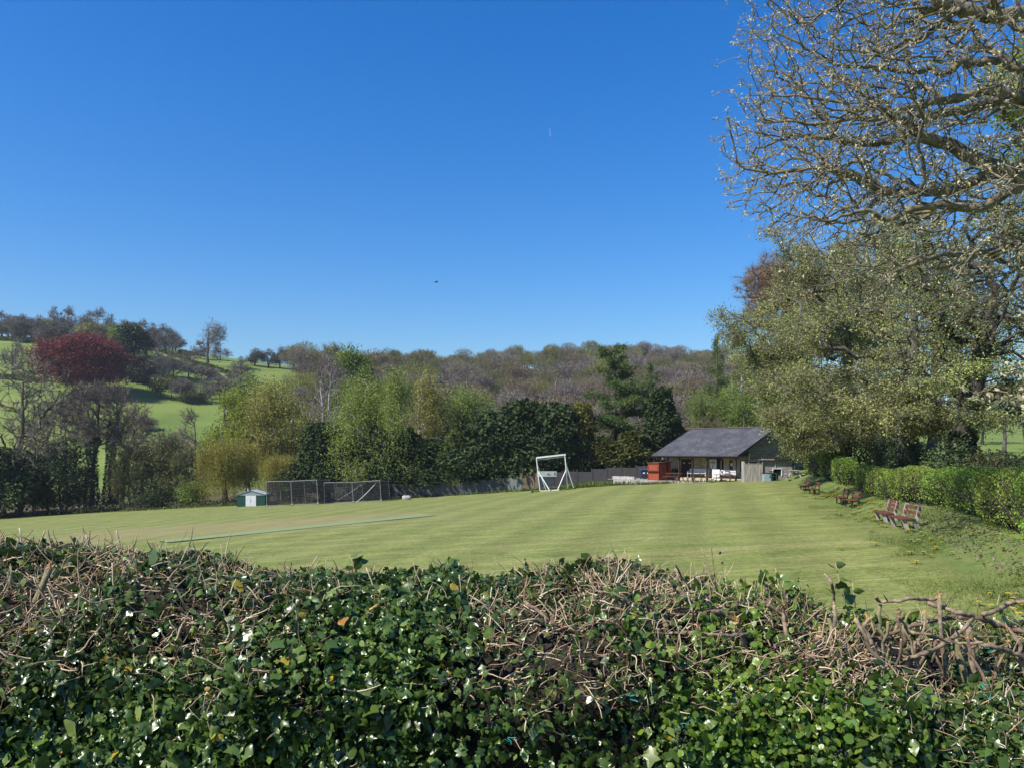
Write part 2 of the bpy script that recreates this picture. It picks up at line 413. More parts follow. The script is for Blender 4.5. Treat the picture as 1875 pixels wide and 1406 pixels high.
# artificial batting strip
def strip_sheet(name, P0, P1, w, mat, lift=.035, n=30):
    t = np.linspace(0, 1, n)[:, None]; s_ = np.linspace(-.5, .5, 4)[None, :]
    d = unit(A(P1[0] - P0[0], P1[1] - P0[1])); q = A(-d[1], d[0])
    X = P0[0] + (P1[0] - P0[0]) * t + q[0] * s_ * w; Y = P0[1] + (P1[1] - P0[1]) * t + q[1] * s_ * w
    return tag(link(name, grid_mesh(name, X, Y, G(X, Y) + lift, mat)), kind='structure')
strip_sheet('artificial_wicket', (-18.0, 41.0), (-5.2, 50.0), 2.2, mat_noise('green_matting', [(.17, .225, .095), (.205, .255, .115)], 3, .9), .06)

# ------------------------------------------------------------------ plant machinery
def skeleton(seed, trunk, targets, trunk_r, tip_r, step=.6, jit=.25, first=.35, kpath=.22, kdir=.45, bend=.45, sag=0., limbs=()):
    r = rng(seed)
    trunk = np.asarray(trunk, float)
    T = np.asarray(targets, float)
    c0 = trunk[int(len(trunk) * first)]
    T = T[np.argsort(np.linalg.norm((T - c0) * A(1, 1, .8), axis=1))]
    cap = 600 + len(trunk) + int(sum(np.linalg.norm(T - c0, axis=1)) / step) + 4 * len(T) + 100
    pos = np.zeros((cap, 3)); par = np.full(cap, -1); pl = np.zeros(cap); dr = np.zeros((cap, 3)); w = np.zeros(cap)
    n = len(trunk); pos[:n] = trunk; par[1:n] = np.arange(n - 1)
    dr[:n - 1] = unit(trunk[1:] - trunk[:-1]); dr[n - 1] = dr[n - 2]
    ft = int(n * first)
    pl[:n] = np.maximum(np.arange(n) - ft, 0) * 0.2 * np.linalg.norm(trunk[-1] - trunk[0]) / n
    tips = []; floor_r = np.zeros(cap)
    for P_, r0_, r1_ in limbs:
        P_ = np.asarray(P_, float); i = int(np.argmin(np.linalg.norm(pos[:len(trunk)] - P_[0], axis=1))); k = len(P_)
        pos[n:n + k] = P_; par[n] = i; par[n + 1:n + k] = np.arange(n, n + k - 1)
        sg = np.vstack([pos[i], P_]); dr[n:n + k] = unit(sg[1:] - sg[:-1]); pl[n:n + k] = np.arange(k) * .12
        floor_r[n:n + k] = np.linspace(r0_, r1_, k); n += k; tips.append(n - 1)
    for p in T:
        v = p - pos[ft:n]; d = np.linalg.norm(v, axis=1) + 1e-6
        ca = (v * dr[ft:n]).sum(1) / d
        cost = d * (1 + kdir * (1 - ca)) + kpath * pl[ft:n]
        i = int(np.argmin(cost)) + ft; L = d[i - ft]
        k = max(1, int(math.ceil(L / step)))
        if n + k >= cap: break
        tt = (np.arange(1, k + 1) / k)[:, None]
        cpt = pos[i] + dr[i] * L * bend + A(0, 0, sag * L)
        pts = (1 - tt) ** 2 * pos[i] + 2 * tt * (1 - tt) * cpt + tt ** 2 * p
        if k > 1: pts[:-1] += r.normal(size=(k - 1, 3)) * jit * step
        pos[n:n + k] = pts; par[n] = i; par[n + 1:n + k] = np.arange(n, n + k - 1)
        sg = np.vstack([pos[i], pts]); dr[n:n + k] = unit(sg[1:] - sg[:-1])
        pl[n:n + k] = pl[i] + np.arange(1, k + 1) * L / k
        n += k; tips.append(n - 1)
    pos, par, dr = pos[:n], par[:n], dr[:n]
    w = np.zeros(n); w[tips] = 1
    for i in range(n - 1, 0, -1): w[par[i]] += w[i]
    w = np.maximum(w, 1)
    e = math.log(trunk_r / tip_r) / math.log(max(w[0], 2))
    rad = np.maximum(tip_r * w ** e, floor_r[:n])
    return dict(pos=pos, par=par, dir=dr, rad=rad, w=w, tips=np.array(tips), nt=len(trunk))

def skin(mb, sk, min_r=0., flare=1.5, mi=0, thin_k=3, mod=0.):
    pos, par, rad, w = sk['pos'], sk['par'], sk['rad'].copy(), sk['w']
    n = len(pos); child = np.full(n, -1)
    best = np.zeros(n)
    for i in range(1, n):
        p = par[i]
        if w[i] > best[p]: best[p] = w[i]; child[p] = i
    nb = min(3, sk['nt']); rad[:nb] *= np.linspace(flare, 1.0, nb)
    for i in range(n):
        if i and child[par[i]] == i: continue
        ch = [par[i]] if i else []
        j = i
        while j != -1: ch.append(j); j = child[j]
        if len(ch) < 2: continue
        rr = rad[ch].copy()
        if i: rr[0] = min(rr[0], rr[1] * 1.25)
        if rr.max() < min_r: continue
        m = rr.max(); k = 9 if m > .18 else 6 if m > .06 else 4 if m > .02 else thin_k
        mb.tube(pos[ch], rr, k, mi, cap=False)
    return mb

def leaves(mb, P, size, seed, up=.5, out=None, axis=None, aspect=.55, var=.35, fold=.15, mi=0, axw=1.0):
    """one bent diamond per leaf"""
    r = rng(seed); n = len(P)
    nrm = r.normal(size=(n, 3)); nrm = unit(nrm); nrm[:, 2] += up
    if out is not None: nrm = nrm + out
    nrm = unit(nrm)
    a = r.normal(size=(n, 3))
    if axis is not None: a = unit(a) * (1 - min(axw, .95)) + axis * axw + 1e-4
    a = a - nrm * (a * nrm).sum(1)[:, None]; a = unit(a); b = np.cross(nrm, a)
    s = (size * (1 + var * r.uniform(-1, 1, n)))[:, None]
    f = nrm * s * fold
    v = np.stack([P, P + a * s * .5 + b * s * aspect * .5 + f, P + a * s, P + a * s * .5 - b * s * aspect * .5 + f], 1)
    i = np.arange(n)[:, None] * 4
    return mb.add(v.reshape(-1, 3), i + np.arange(4)[None, :], mi)

def slivers(mb, P, D, L, wd, seed, spread=.5, mi=0, lv=.4):
    """thin twig ends: long narrow triangles"""
    r = rng(seed); n = len(P)
    d = unit(D + spread * r.normal(size=(n, 3))); b = unit(np.cross(d, r.normal(size=(n, 3))))
    l = (L * (1 + lv * r.uniform(-1, 1, n)))[:, None]; wv = wd * r.uniform(.6, 1.3, n)[:, None]
    v = np.stack([P - b * wv * .5, P + b * wv * .5, P + d * l], 1)
    i = np.arange(n)[:, None] * 3
    return mb.add(v.reshape(-1, 3), i + np.arange(3)[None, :], mi)

def blob_pts(r, n, blobs, fill=2.4):
    """points in a union of ellipsoids [(centre, radii, weight)], denser to the outside"""
    wt = np.array([b[2] if len(b) > 2 else np.prod(b[1]) ** .67 for b in blobs], float); wt /= wt.sum()
    k = r.choice(len(blobs), n, p=wt)
    c = np.array([b[0] for b in blobs], float)[k]; R = np.array([b[1] for b in blobs], float)[k]
    d = unit(r.normal(size=(n, 3))); q = r.uniform(0, 1, n) ** (1 / fill)
    return c + d * R * q[:, None]

def crown_blobs(r, H, W, base, shape='round', n=9):
    """lobed crown of total height H, width W, starting at height base"""
    out = []
    cz = (H + base) / 2; rz = (H - base) / 2; rx = W / 2
    for i in range(n):
        d = unit(r.normal(size=3)); 
        if shape == 'round': q = A(d[0] * rx * .58, d[1] * rx * .58, d[2] * rz * .6)
        elif shape == 'flat': q = A(d[0] * rx * .68, d[1] * rx * .68, abs(d[2]) * rz * .5)
        else:
            t = r.uniform(-.8, .75); wd = (1 - max(t, -.2)) * .62
            q = A(d[0] * rx * wd, d[1] * rx * wd, t * rz)
        k = r.uniform(.36, .55)
        if shape == 'tall': k *= (1 - .45 * max(q[2] / rz, 0))
        out.append(((q[0], q[1], cz + q[2]), (rx * k, rx * k, min(rz * k, rx * k * 1.2)), 1.0))
    return out

def trunk_line(r, H, lean=.06, n=9, top=.8):
    t = np.linspace(0, 1, n)[:, None]
    p = np.hstack([np.zeros((n, 2)), t * H * top])
    p[:, :2] += np.cumsum(r.normal(size=(n, 2)) * lean * H / n, 0) * (t > 0)
    p[:, :2] -= p[0, :2]; p[0, 2] = -.25
    return p

def finish(kind, tk, cr, bark, leafm):
    return dict(trunk=tk.mesh(kind + '_trunk', bark, True), crown=cr.mesh(kind + '_crown', leafm, False))

def mk_broad(seed, H, W, base, leafm, bark=BARK_GREY, n=260, per=40, leaf=.22, shape='round', trunk_r=None, spread=.55, step=.7, tw=0, twm=None, lobes=10, aspect=.6):
    r = rng(seed); B = crown_blobs(r, H, W, base, shape, lobes)
    sk = skeleton(seed, trunk_line(r, H), blob_pts(r, n, B), trunk_r or H * .022, .018, step, .22, first=.25)
    tk = skin(MB(), sk, .012); cr = MB()
    tips = sk['pos'][sk['tips']]
    P = np.repeat(tips, per, 0) + r.normal(size=(len(tips) * per, 3)) * spread * A(1, 1, .75)
    o = unit(P - A(0, 0, (H + base) / 2)) * .5
    leaves(cr, P, leaf, seed + 1, .45, o, aspect=aspect)
    return finish('broadleaf', tk, cr, bark, leafm)

def mk_bare(seed, H, W, base, twm=TWIG_PURPLE, bark=BARK_GREY, n=420, per=7, L=.8, wd=.035, shape='round', step=.7, jit=.3, trunk_r=None, lobes=10, leafm=None, leafn=0, leafs=.3):
    r = rng(seed); B = crown_blobs(r, H, W, base, shape, lobes)
    sk = skeleton(seed, trunk_line(r, H, .08), blob_pts(r, n, B, 2.0), trunk_r or H * .026, .015, step, jit, first=.2)
    tk = skin(MB(), sk, .013); cr = MB()
    ti = sk['tips']; P = np.repeat(sk['pos'][ti], per, 0); D = np.repeat(sk['dir'][ti], per, 0) + A(0, 0, .25)
    P = P - D * r.uniform(0, .7, (len(P), 1)) * L * .6
    slivers(cr, P, D, L, wd, seed + 2, .55)
    m = [twm]
    if leafm is not None:
        m.append(leafm); t = sk['pos'][ti]
        Q = np.repeat(t, leafn, 0) + r.normal(size=(len(t) * leafn, 3)) * .6
        leaves(cr, Q, leafs, seed + 5, .4, mi=1)
    return finish('bare', tk, cr, bark, m)

def mk_weeping(seed, H, W, base, leafm, bark=BARK_BIRCH, n=170, strands=5, L=2.2, leaf=.16, shape='tall', hang=1.0, dens=9, trunk_r=None, per=10, lobes=10, stems=1):
    r = rng(seed); B = crown_blobs(r, H, W, base, shape, lobes)
    sk = skeleton(seed, trunk_line(r, H, .07, top=.9), blob_pts(r, n, B), trunk_r or H * .014, .014, .7, .2, first=.22)
    tk = skin(MB(), sk, .014); cr = MB()
    t = sk['pos'][sk['tips']]
    S = np.repeat(t, strands, 0) + r.normal(size=(len(t) * strands, 3)) * A(.55, .55, .4)
    l = L * r.uniform(.25, 1.2, len(S)); m = dens
    q = r.uniform(0, 1, (len(S), m))
    P = S[:, None, :] + np.stack([r.normal(size=q.shape) * .09, r.normal(size=q.shape) * .09, -q * l[:, None] * hang], -1)
    sway = r.normal(size=(len(S), 1, 2)) * .22
    P[:, :, :2] += sway * q[:, :, None]
    P = P.reshape(-1, 3); P = P[P[:, 2] > 1.5 + .8 * lump(P, .9, seed)]
    leaves(cr, P, leaf, seed + 1, .1, None, np.tile(A(0, 0, -1), (len(P), 1)), .42, axw=.6)
    Q = np.repeat(t, per, 0) + r.normal(size=(len(t) * per, 3)) * A(.6, .6, .45)
    leaves(cr, Q, leaf * 1.1, seed + 3, .4, aspect=.55)
    return finish('birch', tk, cr, bark, leafm)

def mk_conifer(seed, H, W, base=0., leafm=LEAF_CONIFER, bark=BARK_DARK, n=6500, leaf=.5, power=.6, tip=1.0, droop=-.15, lumpy=.16, gold=None):
    """dense evergreen: sprays over a lumpy tapering body, with a filled inside"""
    r = rng(seed)
    t = r.uniform(0, 1, n) ** .8; a = r.uniform(0, 2 * math.pi, n)
    R = W / 2 * np.minimum(1, (1 - t * tip) ** power * 1.02 + .02) * (.55 + .45 * sm(0, .12, t + .06))
    q = np.where(r.uniform(0, 1, n) < .68, r.uniform(.86, 1.06, n), r.uniform(.35, .9, n))
    z = base + t * (H - base)
    P = np.stack([np.cos(a) * R, np.sin(a) * R, z], -1)
    lp = 1 + lumpy * lump(P, 1.3, seed) + lumpy * .8 * lump(P, 2.9, seed + 1)
    P[:, :2] *= (lp * q)[:, None]; P[:, 2] += .3 * lump(P, 1.6, seed + 2)
    o = np.stack([np.cos(a), np.sin(a), np.full(n, .25)], -1)
    ax = unit(np.stack([np.cos(a), np.sin(a), np.full(n, droop)], -1) + .45 * r.normal(size=(n, 3)))
    cr = MB(); mi = 0
    leaves(cr, P, leaf, seed + 1, .3, o * .9, ax, .5, .45, .1, axw=.8)
    # feathery leaders on top
    m = n // 14; aa = r.uniform(0, 6.28, m); rr = W * .34 * np.sqrt(r.uniform(0, 1, m)) * (1 - tip * .6)
    zt = H * (1 - .12 * (rr / (W * .34 + 1e-6)) ** 2) - r.uniform(0, H * .14, m)
    leaves(cr, np.stack([np.cos(aa) * rr, np.sin(aa) * rr, zt], -1), leaf * 1.3, seed + 7, .0, None, np.tile(A(0, 0, 1), (m, 1)), .4, axw=.8)
    tk = MB().tube([(0, 0, -.3), (.05, 0, H * .4), (0, .05, H * .93)], [H * .022, H * .016, .03], 8)
    return finish('conifer', tk, cr, bark, leafm)

def mk_larch(seed, H, W, base, leafm=LEAF_LARCH, n=42, leaf=.28, per=16, bark=BARK_DARK, droop=-.06, power=.8):
    """open conifer: tiers of long limbs with tufts hanging from them"""
    r = rng(seed); tl = trunk_line(r, H, .03, 12, .98); tk = MB(); cr = MB()
    tk.tube(tl, np.linspace(H * .018, .03, 12), 8)
    P, D = [], []
    for i in range(n):
        t = (i + r.uniform(0, 1)) / n; z = base + (H - base) * t
        L = W / 2 * (1 - t) ** power * r.uniform(.6, 1.15) + .35
        a = r.uniform(0, 6.28); p0 = np.array([np.interp(z, tl[:, 2], tl[:, 0]), np.interp(z, tl[:, 2], tl[:, 1]), z])
        k = 8; s = np.linspace(0, 1, k)[:, None]
        d = A(math.cos(a), math.sin(a), 0)
        pts = p0 + d * L * s + A(0, 0, 1) * (L * (droop * s * 3.2 + .30 * s ** 2.2 * (1 - t) * .6 + .5 * t * s))
        pts[1:] += r.normal(size=(k - 1, 3)) * .09 * L * .35
        tk.tube(pts, np.linspace(max(.02, .012 * L), .008, k), 4, cap=False)
        m = int(per * max(L, 1.0) * 1.5)
        u = r.uniform(.12, 1.0, m); sid = r.normal(size=m) * .16 * L * (1 - .5 * u)
        q = np.stack([np.interp(u, s[:, 0], pts[:, j]) for j in range(3)], -1)
        q += np.stack([-d[1] * sid, d[0] * sid, -np.abs(r.normal(size=m)) * .22], -1)
        P.append(q); D.append(np.tile(d * .6 + A(0, 0, -.5), (m, 1)))
    P = np.concatenate(P); D = np.concatenate(D)
    P = np.repeat(P, 4, 0) + r.normal(size=(len(P) * 4, 3)) * .16; D = np.repeat(D, 4, 0)
    leaves(cr, P, leaf, seed + 4, .3, None, D, .35, axw=.6)
    return finish('larch', tk, cr, bark, leafm)

def put_tree(name, label, cat, proto, x, y, sx=1., sz=1., rz=0., group=None, sink=.1):
    root = thing(name, label, cat, (x, y, gz(x, y) - sink), rz, group)
    for k, me in proto.items():
        o = link(k, me, root); o.scale = (sx, sx, sz)
    return root
def at_px(px, d): return (px - HX) / F * d
def top_h(px, py, d):
    x = at_px(px, d); return (HY - py) / F * d + CZ - gz(x, d)

# ------------------------------------------------------------------ pavilion
TH = math.radians(50)
E = A(math.cos(TH), -math.sin(TH), 0); N = A(math.sin(TH), math.cos(TH), 0)
PO = A(14.55, 81.64, -2.95 + CZ)                  # left front eave corner at terrace level
PL, PW, EH, RH, VD = 9.97, 6.4, 2.48, 5.2, 2.2    # length, half depth, eave, ridge, veranda depth
def pav(X, Y, Z=0.): return PO + E * X + N * Y + A(0, 0, Z)
def on_front(px, py, Y):
    q = ray_plane(px, py, pav(0, Y), N) - PO
    return float(q @ E), float(q[2])

def mat_courses(name, cols, row, bricklen, mortar, bmp=.6, rough=.9):
    m, nt, nd, lk, bs = nodes_of(name)
    tc = nd.new('ShaderNodeTexCoord'); sp = nd.new('ShaderNodeSeparateXYZ'); lk.new(tc.outputs['Object'], sp.inputs[0])
    ad = nd.new('ShaderNodeMath'); lk.new(sp.outputs[0], ad.inputs[0]); lk.new(sp.outputs[1], ad.inputs[1])
    cb = nd.new('ShaderNodeCombineXYZ'); lk.new(ad.outputs[0], cb.inputs[0]); lk.new(sp.outputs[2], cb.inputs[1])
    b = nd.new('ShaderNodeTexBrick'); lk.new(cb.outputs[0], b.inputs['Vector'])
    b.inputs['Scale'].default_value = 1; b.inputs['Brick Width'].default_value = bricklen; b.inputs['Row Height'].default_value = row
    b.inputs['Mortar Size'].default_value = .012; b.inputs['Color1'].default_value = (*cols[0], 1); b.inputs['Color2'].default_value = (*cols[1], 1)
    b.inputs['Mortar'].default_value = (*mortar, 1); b.inputs['Bias'].default_value = 0
    n = noise(nd, lk, 3, 4, tc.outputs['Object'])
    h = nd.new('ShaderNodeHueSaturation'); lk.new(b.outputs[0], h.inputs['Color']); lk.new(maprange(nd, lk, n.outputs[0], .3, .7, .7, 1.3), h.inputs['Value'])
    lk.new(h.outputs[0], bs.inputs['Base Color']); bs.inputs['Roughness'].default_value = rough
    bump(nd, lk, b.outputs['Fac'], -bmp if False else bmp, .02, bs); nd['Bump'].invert = True
    return m
def mat_slate():
    m, nt, nd, lk, bs = nodes_of('roof_slate')
    tc = nd.new('ShaderNodeTexCoord'); v = tc.outputs['Object']
    b = nd.new('ShaderNodeTexBrick'); lk.new(v, b.inputs['Vector']); b.inputs['Scale'].default_value = 1
    b.inputs['Brick Width'].default_value = .3; b.inputs['Row Height'].default_value = .22; b.inputs['Mortar Size'].default_value = .012
    b.inputs['Color1'].default_value = (.058, .056, .059, 1); b.inputs['Color2'].default_value = (.088, .085, .089, 1); b.inputs['Mortar'].default_value = (.03, .028, .03, 1)
    n = noise(nd, lk, 6.5, 4, v, .7); n2 = noise(nd, lk, .8, 3, v)
    s = maprange(nd, lk, n.outputs[0], .60, .67, 0, 1); k = maprange(nd, lk, n2.outputs[0], .40, .58, 0, .9)
    mu = nd.new('ShaderNodeMath'); mu.operation = 'MULTIPLY'; lk.new(s, mu.inputs[0]); lk.new(k, mu.inputs[1])
    h = nd.new('ShaderNodeHueSaturation'); lk.new(b.outputs[0], h.inputs['Color']); lk.new(maprange(nd, lk, n2.outputs[0], .3, .7, .75, 1.25), h.inputs['Value'])
    c = mixc(nd, lk, mu.outputs[0], h.outputs[0], (.36, .36, .33))
    lk.new(c, bs.inputs['Base Color']); bs.inputs['Roughness'].default_value = .62
    bump(nd, lk, b.outputs['Fac'], .5, .015, bs); nd['Bump'].invert = True
    return m
BRICK = mat_courses('cream_block_wall', [(.36, .29, .17), (.45, .37, .23)], .21, .44, (.22, .18, .12))
RUBBLE = mat_courses('rough_stone_wall', [(.15, .115, .082), (.26, .205, .145)], .16, .5, (.05, .045, .04), 1.0)
SLATE = mat_slate()

p = thing('cricket_pavilion', 'single storey pavilion with dark slate roof and posted veranda beside the field', 'building', PO, -TH)
pitch = math.atan2(RH - EH, PW)
def roof_slab(side):
    mb = MB(); t = .10
    y0, y1 = (-.12, PW) if side == 0 else (2 * PW + .12, PW)
    z0 = EH - .12 * math.tan(pitch)
    L0, L1 = -.15, PL + .15
    v = [(L0, y0, z0), (L1, y0, z0), (L1, y1, RH), (L0, y1, RH), (L0, y0, z0 + t), (L1, y0, z0 + t), (L1, y1, RH + t), (L0, y1, RH + t)]
    f = [[0, 1, 2, 3], [4, 7, 6, 5], [0, 4, 5, 1], [1, 5, 6, 2], [2, 6, 7, 3], [3, 7, 4, 0]]
    return mb.add(v, f)
part('roof', roof_slab(0), SLATE, p); part('roof', roof_slab(1), SLATE, p)
part('ridge_cap', MB().prism([(-.17, -.03), (0, .09), (.17, -.03), (0, .03)], 0, 1, R=[[0, PL + .34, 0], [1, 0, 0], [0, 0, 1]], o=(-.17, PW, RH + .1)), mat_noise('ridge_tile', [(.05, .04, .042), (.085, .07, .072)], 5, .8), p)
for x in (-.19, PL + .17):
    part('bargeboard', MB().beam((x, -.15, EH - .03), (x, PW, RH + .03), .035, .2).beam((x, 2 * PW + .15, EH - .03), (x, PW, RH + .03), .035, .2), TIMBER_DARK, p)
part('gutter', MB().tube([(-.15, -.19, EH - .06), (PL + .15, -.19, EH - .06)], .065, 8), BLACK, p)
part('fascia', MB().box((PL / 2, -.1, EH - .12), (PL + .2, .03, .18)), TIMBER_DARK, p)
# front wall with real openings: pieces between the door and window spans
def fx(px): return on_front(px, 858, VD)[0]
x_l, x_r = fx(1222.5), PL - .3
door = (fx(1246.5), fx(1267.5)); nb = (fx(1298), fx(1320.5)); w1 = (fx(1321.8), fx(1325)); w2 = (fx(1335.5), fx(1342)); w3 = (fx(1355), fx(1366.5))
zf = lambda py, Y=VD: on_front(1300, py, Y)[1]
FT = EH + VD * math.tan(pitch) - .02
mw = MB()
spans = [(x_l, door[0], None), (door[0], door[1], ('d', 2.12)), (door[1], w1[0], None), (w1[0], w1[1], (.95, 2.05)), (w1[1], w2[0], None), (w2[0], w2[1], (.95, 2.05)), (w2[1], w3[0], None), (w3[0], w3[1], (.95, 2.05)), (w3[1], x_r, None)]
def wp(x0, x1, z0, z1): mw.box(((x0 + x1) / 2, VD + .11, (z0 + z1) / 2), (x1 - x0, .22, z1 - z0))
for a, b, o in spans:
    if o is None: wp(a, b, .3, FT)
    elif o[0] == 'd': wp(a, b, o[1], FT)
    else: wp(a, b, .3, o[0]); wp(a, b, o[1], FT)
part('front_wall', mw, BRICK, p)
part('plinth', MB().box(((x_l + x_r) / 2, VD - .35, .13), (x_r - x_l + .2, 1.1, .30)), mat_noise('lit_step_stone', [(.36, .30, .20), (.50, .43, .30)], 3, .9), p)
for x, s in ((PL - .3, 1), (x_l - .02, 0)):
    g = MB(); x1 = x + .25 if s == 0 else x
    g.prism([(VD + (0 if s else .0), -.1), (2 * PW - .05, -.1), (2 * PW - .05, EH - .02), (PW, RH - .04), (VD, EH + VD * math.tan(pitch) - .03)], x1 - .25, x1, R=[[0, 1, 0], [1, 0, 0], [0, 0, 1]])
    part('gable_wall', g, RUBBLE, p)
part('corner_quoin', MB().box((PL - .27, VD + .06, 1.36), (.1, .14, 2.7)), mat_noise('pale_quoin', [(.40, .36, .27), (.5, .45, .35)], 3, .9), p)
part('back_wall', MB().box(((x_l + PL - .55) / 2, 2 * PW - .18, EH / 2 - .05), (PL - .6 - x_l, .25, EH - .1)), RUBBLE, p)
part('ceiling', MB().box(((x_l + x_r) / 2, VD / 2 + .05, EH - .04), (x_r - x_l + .1, VD - .2, .03)), TIMBER_BROWN, p)
for k, px in enumerate((1198.5, 1222, 1243.5, 1268, 1295, 1321, 1347.5)):
    X = on_front(px, 858, .12)[0]
    part('post', MB().box((X, .12, EH / 2 - .06), (.13, .13, EH - .12)), TIMBER_DARK, p)
for k in range(2):
    a = door[0] + .03 + k * (door[1] - door[0]) / 2; b = a + (door[1] - door[0]) / 2 - .06
    d = part('door', MB().box(((a + b) / 2, VD + .1, 1.2), (b - a, .05, 1.84)).box(((a + b) / 2, VD + .072, .75), (b - a - .2, .015, .6)).box(((a + b) / 2, VD + .072, 1.6), (b - a - .2, .015, .7)), TIMBER_DARK, p)
    part('notice', MB().box(((a + b) / 2, VD + .058, 1.72), (.26, .01, .07)), WHITE_PAINT, d)
for a, b in (w1, w2, w3):
    w = part('window', MB().box(((a + b) / 2, VD + .12, 1.5), (b - a, .012, 1.1)), DARKGLASS, p)
    part('frame', MB().box((a + .03, VD + .1, 1.5), (.06, .06, 1.1)).box((b - .03, VD + .1, 1.5), (.06, .06, 1.1)).box(((a + b) / 2, VD + .1, .98), (b - a - .12, .06, .06)).box(((a + b) / 2, VD + .1, 2.02), (b - a - .12, .06, .06)), TIMBER_DARK, w)
    if a == w2[0]: part('paper', MB().box(((a + b) / 2, VD + .06, 1.62), (.24, .008, .28)), WHITE_PAINT, w)
lampx = on_front(1219.5, 841, 2.0)[0]
lm_ = thing('floodlight', 'small white floodlight under the left end of the pavilion eaves', 'lamp', pav(lampx, 1.55, 2.18), -TH)
part('housing', MB().box((0, 0, 0), (.2, .16, .18), R=[[1, 0, 0], [0, .9, -.44], [0, .44, .9]]), WHITE_PAINT, lm_)
part('bracket', MB().beam((0, .05, .05), (0, .1, .42), .03, .03), GALV, lm_)

tt_ = MB()
def terr(X0, X1, Y0, Y1, h=.5): tt_.box(((X0 + X1) / 2, (Y0 + Y1) / 2, -h / 2), (X1 - X0, Y1 - Y0, h))
terr(-4.2, PL + .2, -1.55, VD + .2)
t_ = tag(link('terrace', tt_.mesh('terrace', mat_noise('paving', [(.20, .185, .165), (.30, .275, .25), (.36, .34, .31)], 2.5, .9, .2))), kind='structure')
t_.location = PO; t_.rotation_euler = (0, 0, -TH)

# notice board on the wall
X0, Z0 = on_front(1298.5, 860, VD - .02); X1, Z1 = on_front(1320.3, 838.8, VD - .02)
o = thing('notice_board', 'large dark framed notice board with a white poster on the veranda wall', 'notice board', pav((X0 + X1) / 2, VD - .05, (Z0 + Z1) / 2), -TH)
w_, h_ = X1 - X0, min(Z1 - Z0, 1.5)
part('backing', MB().box((0, 0, 0), (w_, .04, h_)), BLACK, o)
part('frame', MB().box((0, -.03, h_ / 2 - .03), (w_, .03, .06)).box((0, -.03, -h_ / 2 + .03), (w_, .03, .06)).box((-w_ / 2 + .03, -.03, 0), (.06, .03, h_ - .12)).box((w_ / 2 - .03, -.03, 0), (.06, .03, h_ - .12)), TIMBER_DARK, o)
ps = part('poster', MB().box((-.17 * w_ + .04, -.03, .02), (w_ * .58, .012, h_ * .82)), WHITE_PAINT, o)
INK = mat_noise('dark_ink', [(.03, .03, .035), (.06, .06, .07)], 4, .7)
xc = -.17 * w_ + .04
part('lettering', MB().box((xc, -.039, h_ * .30), (w_ * .34, .004, .05)).box((xc, -.039, h_ * .17), (w_ * .42, .004, .07)).box((xc, -.039, h_ * .05), (w_ * .40, .004, .05)).prism([(-.05, -.2), (.03, -.2), (.05, .0), (.09, .06), (0, .1), (-.07, .05)], -.041, -.037, o=(xc, 0, -h_ * .16)), INK, ps)
part('lettering', MB().box((xc - w_ * .22, -.039, -h_ * .28), (.05, .004, .14)), INK, ps)

# banner on the posts
X0, Z0 = on_front(1319.5, 870.2, -.0); X1, Z1 = on_front(1348, 860, -.0)
o = thing('sponsor_banner', 'grey banner with white lettering tied between the right hand veranda posts', 'banner', pav((X0 + X1) / 2, -.0, (Z0 + Z1) / 2), -TH)
w_, h_ = X1 - X0, Z1 - Z0
part('sheet', MB().box((0, 0, 0), (w_, .012, h_)), mat_noise('banner_grey', [(.10, .095, .125), (.14, .13, .165)], 2, .5), o)
lg = MB(); a = np.linspace(.7, 5.6, 15); R_ = h_ * .34
ring = np.stack([-w_ * .38 + np.cos(a) * R_ * .95, np.full(15, -.012), .02 + np.sin(a) * R_], -1); lg.tube(ring, .045, 5)
lg.prism([(-.32 * w_, -.1), (-.27 * w_, -.16), (-.24 * w_, .0), (-.22 * w_, -.18), (-.20 * w_, .05), (-.24 * w_, .22), (-.30 * w_, .18), (-.33 * w_, .05)], -.014, -.008)
part('logo', lg, WHITE_PAINT, o)
sc_ = MB(); xx = np.linspace(-.18 * w_, .02 * w_, 26); sc_.tube(np.stack([xx, np.full(26, -.012), .02 + .075 * np.sin(np.arange(26) * 1.7) + .02 * np.cos(np.arange(26) * .7)], -1), .022, 4)
part('lettering', sc_, WHITE_PAINT, o)
r = rng(4)
for z in (.16, .0, -.14):
    ln = MB()
    x = .13 * w_ + (.03 if z < .1 else 0) + (.1 if z < -.1 else 0)
    while x < .46 * w_:
        b = r.uniform(.06, .2); b = min(b, .48 * w_ - x); ln.box((x + b / 2, -.010, z * h_ * 1.6), (b, .008, h_ * .15)); x += b + .03
    part('lettering', ln, WHITE_PAINT, o)

# white panel leaning at the veranda front
X0, Z0 = on_front(1304.3, 877.5, .35); X1, Z1 = on_front(1318, 859, .35)
o = thing('display_board', 'tall blank white board standing on the veranda edge beside the banner', 'board', pav((X0 + X1) / 2, .35, max(Z0, .02)), -TH)
part('panel', MB().box((0, 0, (Z1 - Z0) / 2), (X1 - X0 - .1, .03, Z1 - Z0 - .1)), WHITE_PAINT, o)
hh = Z1 - Z0; ww = X1 - X0
part('frame', MB().box((0, -.005, .025), (ww, .05, .05)).box((0, -.005, hh - .025), (ww, .05, .05)).box((-ww / 2 + .025, -.005, hh / 2), (.05, .05, hh - .1)).box((ww / 2 - .025, -.005, hh / 2), (.05, .05, hh - .1)), WHITE_PAINT, o)

